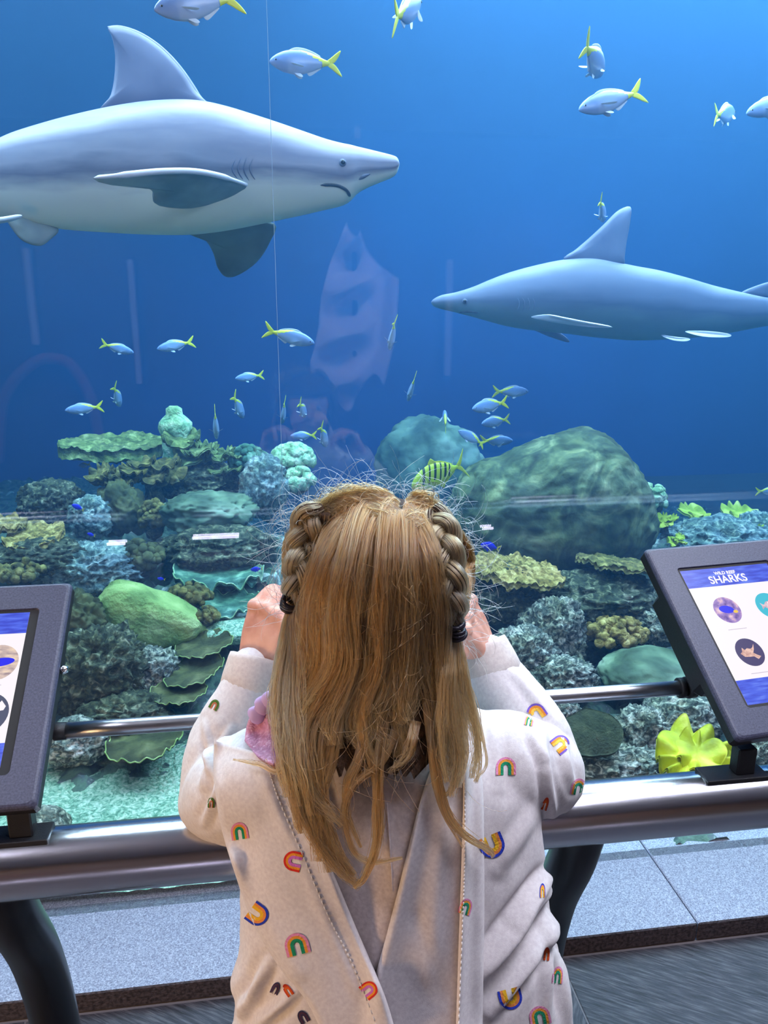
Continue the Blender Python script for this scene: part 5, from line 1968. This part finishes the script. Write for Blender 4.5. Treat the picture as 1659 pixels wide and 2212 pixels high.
def rainbow(px, py, size, rot, pal, sx=1.0, parent=None):
    size *= 1.14
    V, Fc, mi, bad = [], [], [], set()
    ca, sa = math.cos(rot), math.sin(rot)
    rad = [1.0, .78, .54, .24]
    arc = [(math.cos(PI - PI * k / 14), math.sin(PI - PI * k / 14)) for k in range(15)]
    rows = [('l', t) for t in (-.8, -.5, -.25)] + [('a', k) for k in range(15)] + [('r', t) for t in (-.25, -.5, -.8)]
    for kind, t in rows:
        for r_ in rad:
            if kind == 'l':
                q = (-r_, t)
            elif kind == 'r':
                q = (r_, t)
            else:
                q = (r_ * arc[t][0], r_ * arc[t][1])
            x = px + size * (sx * q[0] * ca + q[1] * sa)
            yv = py - size * (-sx * q[0] * sa + q[1] * ca)
            p, nn = skin_pt(BV3, x, yv, .0011, lim=1.05)
            V.append(p)
            if nn is None:
                bad.add(len(V) - 1)
    for k in range(len(rows) - 1):
        for i in range(3):
            a = 4 * k + i
            Fc.append((a, a + 1, a + 5, a + 4))
            mi.append(i)
    # drop pieces that fall across an edge of cloth
    keep, km = [], []
    for q, m_ in zip(Fc, mi):
        P = [V[k] for k in q]
        if max((P[0] - p).length for p in P) < size * .0013 and not bad & set(q):
            keep.append(q)
            km.append(m_)
    if keep:             # one print, one patch: the largest connected piece
        lab = {k: k for q in keep for k in q}

        def root(k):
            while lab[k] != k:
                k = lab[k]
            return k
        for q in keep:
            for k in q[1:]:
                lab[root(k)] = root(q[0])
        cnt = {}
        for q in keep:
            cnt[root(q[0])] = cnt.get(root(q[0]), 0) + 1
        best = max(cnt, key=cnt.get)
        km = [m_ for q, m_ in zip(keep, km) if root(q[0]) == best]
        keep = [q for q in keep if root(q[0]) == best]
        used = sorted({k for q in keep for k in q})
        ren = {k: i_ for i_, k in enumerate(used)}
        V = [V[k] for k in used]
        keep = [tuple(ren[k] for k in q) for q in keep]
        mesh_obj('rainbow_print', loc(V) if parent else [tuple(p) for p in V], keep, PM[pal], parent or hoodie, True, km)


for r_ in ((1093, 1657, 19, 0, 'A'), (1063, 1826, 24, 2.75, 'C'), (1103, 2156, 22, 2.9, 'C'), (1166, 2196, 20, -.2, 'A'), (1205, 2108, 18, .1, 'A', .55), (1178, 1738, 14, .3, 'R', .4),
           (1214, 1800, 15, .8, 'R', .5), (1250, 1702, 18, .2, 'A', .8), (1158, 1540, 18, -.6, 'D'), (1143, 1556, 12, .2, 'A', .7), (1211, 1607, 17, .9, 'D'), (1172, 1925, 15, 0, 'C', .35), (1181, 2062, 14, .1, 'R', .4),
           (595, 2136, 13, .4, 'N', .6), (456, 1735, 11, 0, 'G', .6), (463, 1523, 11, .5, 'G', .8), (655, 2198, 14, -.5, 'N', .7)):
    rainbow(*r_[:5], sx=r_[5] if len(r_) > 5 else 1.0)
for r_ in ((517, 1797, 18, -.15, 'A', .9), (634, 1860, 19, -1.35, 'B'), (556, 1976, 21, 2.2, 'C'), (641, 2042, 23, -.25, 'A'), (797, 2138, 16, .9, 'B'), (622, 2140, 14, -.6, 'R', .5)):
    rainbow(*r_[:5], sx=r_[5] if len(r_) > 5 else 1.0, parent=flap)
rainbow(1006, 1960, 17, 0.3, 'A', .7, parent=hem)


# ================================================================== hair
HRX, HRY, HRZ = 0.098, 0.108, 0.108         # hair shell around the head
HCX, HCY, HCZ = 0.1085, 0.797, 1.207
rs = np.random.RandomState(11)


def hair_y(X, Z):
    """depth of the outer hair surface toward the viewer"""
    zz = np.maximum(Z, HCZ - 0.012)
    q = 1 - ((X - HCX) / HRX) ** 2 - ((zz - HCZ) / HRZ) ** 2
    k = np.sqrt(np.clip(q, 0.02, 1))
    yh = HCY - HRY * k
    yf = np.interp(Z, [0.90, 0.96, 1.0, 1.05, 1.10, 1.15, 1.195, 1.23], [.612, .620, .628, .640, .656, .672, .685, .690])
    yf = yf + 2.2 * (X - HCX) ** 2
    w = np.clip((1.215 - Z) / 0.16, 0, 1)
    w = w * w * (3 - 2 * w)
    return yh * (1 - w) + yf * w


def hair_pt(px, py, lift=0.0):
    Y = 0.70
    for _ in range(14):
        p = at(px, py, Y)
        Y = 0.5 * Y + 0.5 * float(hair_y(p.x, p.z))
    p = at(px, py, Y)
    return np.array(p) - np.array(ray(px, py).normalized()) * lift


class Strands:
    def __init__(s):
        s.P, s.R, s.n = [], [], []

    def add(s, P, r0, r1):
        m = len(P)
        s.P.append(P)
        t = np.linspace(0, 1, m)
        s.R.append(r0 * (1 - t ** 2) + r1 * t ** 2)
        s.n.append(m)

    def build(s, name, m, parent):
        hc = bpy.data.hair_curves.new(name)
        hc.add_curves(s.n)
        P = np.concatenate(s.P) - np.array(GO)
        hc.attributes['position'].data.foreach_set('vector', P.astype(np.float32).ravel())
        if 'radius' not in hc.attributes:
            hc.attributes.new('radius', 'FLOAT', 'POINT')
        hc.attributes['radius'].data.foreach_set('value', np.concatenate(s.R).astype(np.float32))
        hc.materials.append(m)
        o = bpy.data.objects.new(name, hc)
        COL.objects.link(o)
        o.parent = parent
        return o


def hair_mat(name, dark, mid, light, rough=0.35):
    m = bpy.data.materials.new(name)
    m.use_nodes = True
    nt = m.node_tree
    N, L = nt.nodes, nt.links
    b = N['Principled BSDF']
    N.remove(b)
    h = N.new('ShaderNodeBsdfHairPrincipled')
    h.model = 'CHIANG'
    h.parametrization = 'COLOR'
    h.inputs['Roughness'].default_value = rough
    h.inputs['Radial Roughness'].default_value = 0.4
    h.inputs['Coat'].default_value = 0.35
    ci = N.new('ShaderNodeHairInfo')
    cr = N.new('ShaderNodeValToRGB')
    els = cr.color_ramp.elements
    els.new(0.5)
    for e_, (p, c) in zip(els, ((0.0, dark), (0.5, mid), (1.0, light))):
        e_.position = p
        e_.color = rgb(c)
    mt = N.new('ShaderNodeMath')
    mt.operation = 'MULTIPLY_ADD'
    mt.inputs[1].default_value = 0.30
    mt2 = N.new('ShaderNodeMath')
    mt2.operation = 'MULTIPLY'
    mt2.inputs[1].default_value = 0.80
    L.new(ci.outputs['Random'], mt2.inputs[0])
    L.new(ci.outputs['Intercept'], mt.inputs[0])
    L.new(mt2.outputs[0], mt.inputs[2])
    L.new(mt.outputs[0], cr.inputs[0])
    L.new(cr.outputs[0], h.inputs['Color'])
    L.new(h.outputs[0], N['Material Output'].inputs['Surface'])
    return m


M_hair = hair_mat('honey brown hair', (66, 38, 16), (128, 80, 40), (204, 152, 96))
M_hairlight = hair_mat('golden hair', (116, 64, 32), (178, 110, 58), (230, 172, 114))
M_braid = hair_mat('blonde braid hair', (138, 86, 46), (204, 146, 90), (242, 200, 148))
M_fly = hair_mat('pale loose hair', (190, 170, 150), (220, 204, 186), (246, 238, 226))
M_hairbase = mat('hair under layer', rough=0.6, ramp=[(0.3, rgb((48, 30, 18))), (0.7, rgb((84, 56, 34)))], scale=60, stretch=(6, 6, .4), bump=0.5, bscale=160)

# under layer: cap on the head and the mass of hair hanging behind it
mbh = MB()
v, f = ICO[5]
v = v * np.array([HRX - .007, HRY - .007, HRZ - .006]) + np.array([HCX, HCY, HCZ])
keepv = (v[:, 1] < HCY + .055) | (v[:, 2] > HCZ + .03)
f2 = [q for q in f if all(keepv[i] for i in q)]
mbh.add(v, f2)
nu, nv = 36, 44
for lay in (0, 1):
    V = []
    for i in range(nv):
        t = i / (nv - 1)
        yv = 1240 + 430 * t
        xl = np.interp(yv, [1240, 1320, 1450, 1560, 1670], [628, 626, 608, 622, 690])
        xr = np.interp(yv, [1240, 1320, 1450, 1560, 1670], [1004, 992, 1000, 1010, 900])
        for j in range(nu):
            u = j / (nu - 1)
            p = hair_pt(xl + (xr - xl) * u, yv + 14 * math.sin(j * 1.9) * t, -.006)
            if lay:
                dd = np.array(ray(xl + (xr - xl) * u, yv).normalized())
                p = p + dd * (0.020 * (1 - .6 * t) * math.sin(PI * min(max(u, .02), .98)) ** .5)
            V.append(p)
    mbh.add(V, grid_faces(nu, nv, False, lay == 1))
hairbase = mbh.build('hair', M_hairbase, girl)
hairbase.location = -GO

ST = Strands()
NPT = 22


def lock(guide, width, n, thick=.005, r0=.00042, r1=.00016, st=None, wav=1.0, tip=0.25, lift=0.0, wroot=1.0, surf=True, jit=0.12, stag=0):
    """guide: pixel polyline from root to tip; width in px at the middle"""
    st = st or ST
    Gd = catmull([(a, b, 0) for a, b in guide], NPT)[:, :2]
    t = np.linspace(0, 1, NPT)
    tang = np.gradient(Gd, axis=0)
    nrm = np.stack([-tang[:, 1], tang[:, 0]], 1)
    nrm /= np.maximum(np.linalg.norm(nrm, axis=1), 1e-6)[:, None]
    prof = np.interp(t, [0, .15, .45, .8, 1], [wroot, 1, 1, .6, tip])
    base = np.array([hair_pt(g[0], g[1], lift) for g in Gd])
    sc = np.array([float(pxsize(Vector(b))) for b in base])
    rightv, upv = np.array(_r), np.array(_u)
    for k in range(n):
        u = rs.uniform(-1, 1)
        dpt = rs.uniform(-1, 1) * thick
        ph, fr, am = rs.rand(3) * 6.28, 1.5 + 2.5 * rs.rand(), rs.normal(size=2) * jit
        off = prof * u * width * .5 + width * (am[0] * np.sin(fr * t * 3 + ph[0]) + am[1] * np.sin(fr * t * 7 + ph[1]) * .5) * wav * np.clip(t * 2, 0, 1)
        m = NPT if rs.rand() > .55 else int(NPT * rs.uniform(.55, 1))
        i0 = rs.randint(0, stag + 1)
        ox = nrm[:, 0] * off
        oy = nrm[:, 1] * off
        P = base + rightv[None] * (ox * sc)[:, None] - upv[None] * (oy * sc)[:, None]
        if surf:
            ys = hair_y(P[:, 0], P[:, 2])
            P[:, 1] = P[:, 1] * .4 + .6 * ys
        P = P - np.array(_f)[None] * (lift + dpt * prof)[:, None] * np.clip(t * 4, .15, 1)[:, None]
        st.add(P[i0:m], r0 * rs.uniform(.7, 1.3), r1)


# back hair falling from the parting
for k in range(30):
    u = (k + .5) / 30
    xs_ = 700 + 245 * u
    ys_ = 1150 - 46 * math.sin(PI * min(u * 1.02, 1)) ** .7 + 16 * u + rs.uniform(-8, 8)
    xm = 664 + 306 * u
    if u < .12:
        tipp = [(640, 1560), (650, 1700), (690, 1820)]
    elif u < .3:
        tipp = [(640 + 160 * (u - .1), 1570), (650 + 180 * (u - .1), 1700), (690 + rs.uniform(-20, 60), rs.uniform(1780, 1890))]
    elif u < .62:
        tipp = [(640 + 330 * (u - .08), 1560), (690 + 300 * (u - .15) + rs.uniform(-20, 20), rs.uniform(1590, 1700))]
    elif u < .8:
        tipp = [(850 + 180 * (u - .62), 1540), (860 + 160 * (u - .62) + rs.uniform(-30, 10), rs.uniform(1560, 1660))]
    else:
        tipp = [(935 + 260 * (u - .8), 1540), (935 + 330 * (u - .8) + rs.uniform(-20, 10), rs.uniform(1620, 1680))]
    g = [(864 + (xs_ - 860) * .3, 1104 + 12 * abs(u - .6)), (864 + (xs_ - 860) * .78, ys_ - 2), (xs_ * .6 + xm * .4, 1226), (xm, 1320), (xm + rs.uniform(-8, 8), 1440)] + tipp
    lock(g, 38, 150, thick=.006, tip=.08 + .2 * rs.rand(), lift=rs.uniform(-.002, .007), stag=3, jit=.24)
# named long curls
for g, w, n in (([(700, 1400), (660, 1560), (655, 1690), (680, 1790), (730, 1870), (772, 1912)], 46, 150), ([(720, 1450), (690, 1600), (690, 1720), (720, 1820), (765, 1890)], 36, 120),
                ([(740, 1480), (720, 1620), (690, 1720), (640, 1790)], 26, 60), ([(790, 1560), (775, 1640), (750, 1700), (752, 1760), (780, 1830)], 20, 70),
                ([(835, 1540), (820, 1640), (818, 1730), (815, 1820), (790, 1890), (766, 1918)], 22, 90), ([(860, 1560), (830, 1640), (770, 1690), (745, 1750), (760, 1830), (800, 1860), (870, 1852)], 14, 50),
                ([(920, 1500), (935, 1620), (960, 1740), (1000, 1800), (1055, 1835), (1066, 1850)], 18, 60), ([(930, 1520), (930, 1640), (950, 1740), (1000, 1830)], 10, 16),
                ([(960, 1500), (985, 1600), (980, 1690), (960, 1720)], 22, 60), ([(900, 1560), (880, 1630), (840, 1670)], 24, 60), ([(640, 1480), (625, 1600), (640, 1740), (650, 1800)], 30, 90),
                ([(650, 1560), (610, 1660), (560, 1650), (505, 1640)], 10, 22), ([(655, 1600), (620, 1690), (600, 1670), (575, 1640)], 8, 14)):
    lock(g, w, n, thick=.005, tip=.25, lift=.004)
# hair swept over the top of the head toward each braid
for side in (-1, 1):
    for k in range(22):
        u = k / 21
        if side < 0:
            g = [(880 - 30 * u, 1136 - 66 * u), (800, 1122 - 54 * u), (725, 1134 - 58 * u), (676 - 6 * u, 1158 - 50 * u)]
        else:
            g = [(862 + 20 * u, 1136 - 64 * u), (900 + 8 * u, 1138 - 62 * u), (935, 1160 - 60 * u), (958 - 4 * u, 1190 - 60 * u)]
        lock(g, 24, 60, thick=.003, tip=.5, lift=.003, jit=.5, wroot=.5, stag=2)
# hair at the temples, outside the braids
for g, w, n in (([(668, 1120), (630, 1160), (622, 1230), (622, 1300)], 26, 140), ([(655, 1130), (618, 1180), (614, 1250)], 14, 60), ([(975, 1140), (1005, 1190), (1012, 1250), (1004, 1320)], 34, 170),
                ([(985, 1150), (1018, 1210), (1020, 1280)], 14, 60)):
    lock(g, w, n, thick=.004, tip=.6, lift=-.001, surf=True)
ST.build('strands', M_hair, hairbase).location = GO

# braids
def braid(axis_px, amp, rad, period, label, tie_px, tail):
    AX = catmull([(a, b, 0) for a, b in axis_px], 60)[:, :2]
    P0 = np.array([hair_pt(a, b, .006) for a, b in AX])
    seg = np.r_[0, np.cumsum(np.linalg.norm(np.diff(P0, axis=0), axis=1))]
    tg = np.gradient(P0, axis=0)
    tg /= np.linalg.norm(tg, axis=1)[:, None]
    out = -np.array(_f)[None] * np.ones((60, 1))
    out = out - tg * np.sum(out * tg, 1)[:, None]
    out /= np.linalg.norm(out, axis=1)[:, None]
    lat = np.cross(tg, out)
    taper = np.interp(np.linspace(0, 1, 60), [0, .1, .75, 1], [.7, 1, .95, .6])
    br = None
    S = Strands()
    mbb = MB()
    for j in range(3):
        ph = 2 * PI * seg / period + 2 * PI * j / 3
        C_ = P0 + lat * (amp * taper * np.sin(ph))[:, None] + out * (amp * .62 * taper * np.sin(2 * ph))[:, None]
        v, f = tube([tuple(c_) for c_ in C_], list(rad * .86 * taper), 12)
        mbb.add(v, f)
        t2 = np.gradient(C_, axis=0)
        t2 /= np.linalg.norm(t2, axis=1)[:, None]
        b1 = np.cross(t2, out)
        b1 /= np.linalg.norm(b1, axis=1)[:, None]
        b2 = np.cross(b1, t2)
        for k in range(130):
            a = rs.rand() * 2 * PI
            q = rad * (0.86 + .2 * rs.rand())
            tw = a + .5 * np.sin(seg / period * 6.28 + rs.rand() * .6)
            Q = C_ + b1 * (q * taper * np.cos(tw))[:, None] + b2 * (q * taper * np.sin(tw))[:, None]
            i0 = rs.randint(0, 12)
            i1 = 60 - rs.randint(0, 6)
            S.add(Q[i0:i1], .00036, .0003)
    br = mbb.build('braid', M_hairbase, girl)
    br.location = -GO
    S.build('strands', M_braid, br).location = GO
    tie = empty('hair_tie', Vector(hair_pt(tie_px[0], tie_px[1], .008)) - GO)
    tie.parent = girl
    ax = Vector(tg[-1])
    rq = ax.to_track_quat('Z', 'Y').to_matrix()
    for k in range(5):
        R_, r_ = .0098 + .0012 * rs.rand(), .0023
        th = np.linspace(0, 2 * PI, 28)
        tl = Matrix.Rotation(rs.uniform(-.25, .25), 3, 'X') @ Matrix.Rotation(rs.uniform(-.3, .3), 3, 'Y')
        P = [rq @ (tl @ Vector((R_ * math.cos(a), R_ * .85 * math.sin(a), 0)) + Vector((0, 0, (k - 2) * .0030))) for a in th]
        v, f = tube(P, r_, 8)
        mesh_obj('elastic_loop', v, f, M_tie, tie)
    T = Strands()
    for g, w, n in tail:
        lock(g, w, n, thick=.007, tip=.45, lift=.007, st=T, wroot=.4, jit=.2)
    T.build('ponytail', M_hairlight, girl)


braid([(694, 1098), (668, 1128), (659, 1170), (652, 1215), (643, 1258), (634, 1292)], .0112, .0092, .080, 'left', (631, 1301),
      [([(634, 1288), (622, 1400), (606, 1520), (606, 1620), (626, 1720)], 34, 150), ([(634, 1288), (634, 1400), (626, 1540), (632, 1640), (650, 1740)], 34, 140),
       ([(634, 1288), (646, 1400), (650, 1540), (656, 1660), (676, 1760)], 30, 110), ([(634, 1288), (612, 1400), (594, 1500), (598, 1580), (612, 1640)], 18, 60)])
braid([(930, 1108), (952, 1146), (962, 1195), (968, 1245), (976, 1300), (984, 1348)], .0112, .0092, .080, 'right', (983, 1358),
      [([(983, 1342), (1000, 1450), (1018, 1540), (1030, 1610), (1020, 1680)], 22, 80), ([(983, 1342), (972, 1460), (976, 1560), (984, 1650), (976, 1720)], 24, 90),
       ([(983, 1342), (988, 1460), (1000, 1560), (1004, 1640), (990, 1700)], 22, 80), ([(983, 1342), (960, 1460), (954, 1560), (958, 1640), (966, 1690)], 24, 90),
       ([(983, 1342), (1012, 1470), (1040, 1580), (1050, 1650), (1024, 1688)], 6, 16), ([(983, 1342), (1008, 1460), (1026, 1560), (1036, 1640), (1030, 1690)], 12, 40)])

# loose flyaway hairs standing off the head
FL = Strands()
for k in range(340):
    if rs.rand() < .45:
        a = rs.uniform(.12 * PI, .88 * PI)
        x0, y0 = 820 + 190 * math.cos(a), 1170 - 105 * math.sin(a)
        dx, dy = math.cos(a), -math.sin(a)
    elif rs.rand() < .55:
        x0, y0 = 1005 + rs.uniform(-12, 12), rs.uniform(1130, 1400)
        dx, dy = 1, rs.uniform(-.3, .5)
    else:
        x0, y0 = 622 + rs.uniform(-12, 12), rs.uniform(1100, 1340)
        dx, dy = -1, rs.uniform(-.3, .5)
    L_ = rs.uniform(35, 130)
    cv = rs.normal() * 2.0
    P = []
    th = math.atan2(dy, dx) + rs.normal() * .5
    x, yv = x0, y0
    n = 14
    base = hair_pt(x0, y0, -.004)
    Yb = base[1]
    dY = rs.normal() * .03
    for i in range(n):
        P.append(np.array(at(x, yv, float(Yb + dY * i / n))))
        th += cv / n * 1.6 + rs.normal() * .08
        x += math.cos(th) * L_ / n
        yv += math.sin(th) * L_ / n
    FL.add(np.array(P), .00019, .00010)
FL.build('flyaway_hair', M_fly, girl)
# stray hairs over the back
FL = Strands()
for k in range(120):
    x0, y0 = rs.uniform(640, 1010), rs.uniform(1200, 1700)
    L_ = rs.uniform(40, 150)
    th = PI / 2 + rs.normal() * .5
    cv = rs.normal() * 1.2
    P = []
    x, yv = x0, y0
    n = 16
    for i in range(n):
        P.append(hair_pt(x, yv, .006 + .010 * math.sin(PI * i / n) * rs.rand()))
        th += cv / n + rs.normal() * .05
        x += math.cos(th) * L_ / n
        yv += math.sin(th) * L_ / n
    FL.add(np.array(P), .00024, .00014)
FL.build('stray_hair', M_braid, girl)


# ================================================================== what the hall behind the viewer lends to the glass
def mirror(px, py, Yr):
    """place in the hall whose mirror image in the pane stands at this pixel"""
    p = at(px, py, 2 * GY - Yr)
    return Vector((p.x, Yr, p.z))


M_strip = emis('step light strip', (236, 226, 255), 26.0)
M_case = mat('step light case', (0.05, 0.05, 0.06), 0.5, 0.5)
for a, b2, yy, Yr, lab in ((415, 516, 1163, -1.5, 'long white floor light strip mirrored beside the left braid'), (230, 271, 1176, -1.5, 'short white floor light strip mirrored at the far left'),
                           (1042, 1066, 1142, -1.5, 'short white floor light strip mirrored on the boulder')):
    p, q = mirror(a, yy, Yr), mirror(b2, yy, Yr)
    e = empty('floor_light', ((p.x + q.x) / 2, Yr, 0))
    tag(e, lab, 'light')
    hw = (q.x - p.x) / 2
    z = max(p.z, .03)
    m = MB()
    m.box((-hw - .02, -.04, 0), (hw + .02, -.006, z + .03), 0, None, .004)
    m.build('case', M_case, e, False)
    m = MB()
    m.box((-hw, -.005, z - .010), (hw, 0, z + .010), 0, None, .002)
    m.build('strip', M_strip, e, False)

# slim glowing tubes added at the far wall to mirror as upright streaks
M_streakglow = emis('dim streak glow', (222, 216, 240), 0.55)
for a, y0, y1, wpx, lab in ((300, 560, 830, 13, 'dim upright streak from an added glowing tube, mirrored below the big shark'), (76, 535, 745, 15, 'dim upright streak from an added glowing tube, mirrored at the far left of the glass'),
                            (968, 560, 812, 15, 'dim upright light tube mirrored under the smaller shark\'s nose'), (772, -20, 175, 14, 'dim upright streak from an added glowing tube, mirrored near the top edge')):
    p, q = mirror(a, y1, -3.1), mirror(a, y0, -3.1)
    r_ = wpx * .5 * pxsize(at(a, y0, 6.5))
    e = empty('streak_glow', (p.x, -3.12, p.z))
    tag(e, lab, 'light')
    L_ = min(q.z, 2.85) - p.z
    m = MB()
    m.tube([(0, 0.02, 0), (0, 0.02, .01), (0, 0.02, L_ - .01), (0, 0.02, L_)], [r_ * .7, r_, r_, r_ * .7], 14)
    m.build('tube', M_streakglow, e)
    m = MB()
    m.box((-r_ * 1.2, -.08, -.02), (r_ * 1.2, -.02, L_ + .02))
    m.build('bracket', M_case, e, False)

# pale cloth hanging on a stand, its folds caught dimly in the glass
M_cloth = mat('pale lilac cloth', rgb((216, 206, 226)), 0.9, bump=0.2, bscale=120)
Yr = -0.75
c0 = mirror(770, 660, Yr)
nu, nv = 60, 70
V = []
xl = lambda yv: np.interp(yv, [475, 560, 640, 700, 780, 850], [752, 716, 694, 690, 672, 672])
xr = lambda yv: np.interp(yv, [475, 520, 560, 590, 640, 740, 850], [776, 812, 838, 858, 858, 850, 822])
for i in range(nv):
    for j in range(nu):
        u = j / (nu - 1)
        topy = 478 + 70 * abs(math.sin(u * 5.2)) * u + 60 * u * u
        yv = topy + (850 - 40 * math.sin(u * 9) - topy) * i / (nv - 1)
        x = xl(yv) * (1 - u) + xr(yv) * u
        p = mirror(x, yv, Yr)
        sag = math.sin((yv - 470) / 105 * 2 * PI - 2.4 * (1 - u) ** 2)
        p.y += 0.085 * sag * math.sin(PI * min(u * 1.25, 1)) + 0.05 * math.sin(u * 14) * u
        V.append(p - c0)
cl = mesh_obj('hanging_cloth', V, grid_faces(nu, nv), M_cloth, loc=c0)
sd = cl.modifiers.new('t', 'SOLIDIFY')
sd.thickness = .004
tag(cl, 'pale folded cloth seen as a dim reflection between the two sharks', 'cloth')
l = bpy.data.lights.new('cloth_fill_spot', 'SPOT')  # added spot, brightens the cloth alone so its reflection shows
l.energy = 150
l.color = (0.95, 0.92, 1.0)
l.spot_size = math.radians(28)
l.spot_blend = 0.8
l.shadow_soft_size = 0.05
lo = bpy.data.objects.new('cloth_fill_spot', l)
COL.objects.link(lo)
lo.location = (c0.x + .9, 0.55, 2.85)
lo.rotation_euler = (c0 - lo.location).to_track_quat('-Z', 'Y').to_euler()
st = MB()
st.tube([(c0.x, Yr - .05, 0.0), (c0.x, Yr - .05, 0.02), (c0.x, Yr - .05, c0.z + .3)], [.16, .02, .014], 20)
o = st.build('cloth_stand', M_case)
tag(o, 'dark round-footed stand holding the pale reflected cloth', 'stand')
# arched doorway trim on the hall's far wall
M_arch = mat('pink arch trim', rgb((214, 150, 170)), 0.7)
P = [mirror(a, b2, -3.12) for a, b2 in ((-8, 1000), (0, 880), (30, 820), (75, 782), (110, 775), (150, 788), (190, 850), (210, 930), (222, 1030))]
vv, ff = tube([tuple(p) for p in catmull([tuple(p) for p in P], 40)], .045, 12)
struct(mesh_obj('trim_1', vv, ff, M_arch))

# warm spots washing the hall's far wall
for sx in (-1.6, 0.4, 2.2):
    l = bpy.data.lights.new('wall_spot', 'SPOT')
    l.energy = 55
    l.color = (1.0, 0.66, 0.40)
    l.spot_size = math.radians(80)
    l.spot_blend = 0.9
    l.shadow_soft_size = 0.02
    lo = bpy.data.objects.new('wall_spot', l)
    COL.objects.link(lo)
    lo.location = (sx, -1.9, 2.88)
    lo.rotation_euler = (Vector((sx, -3.2, 1.1)) - lo.location).to_track_quat('-Z', 'Y').to_euler()
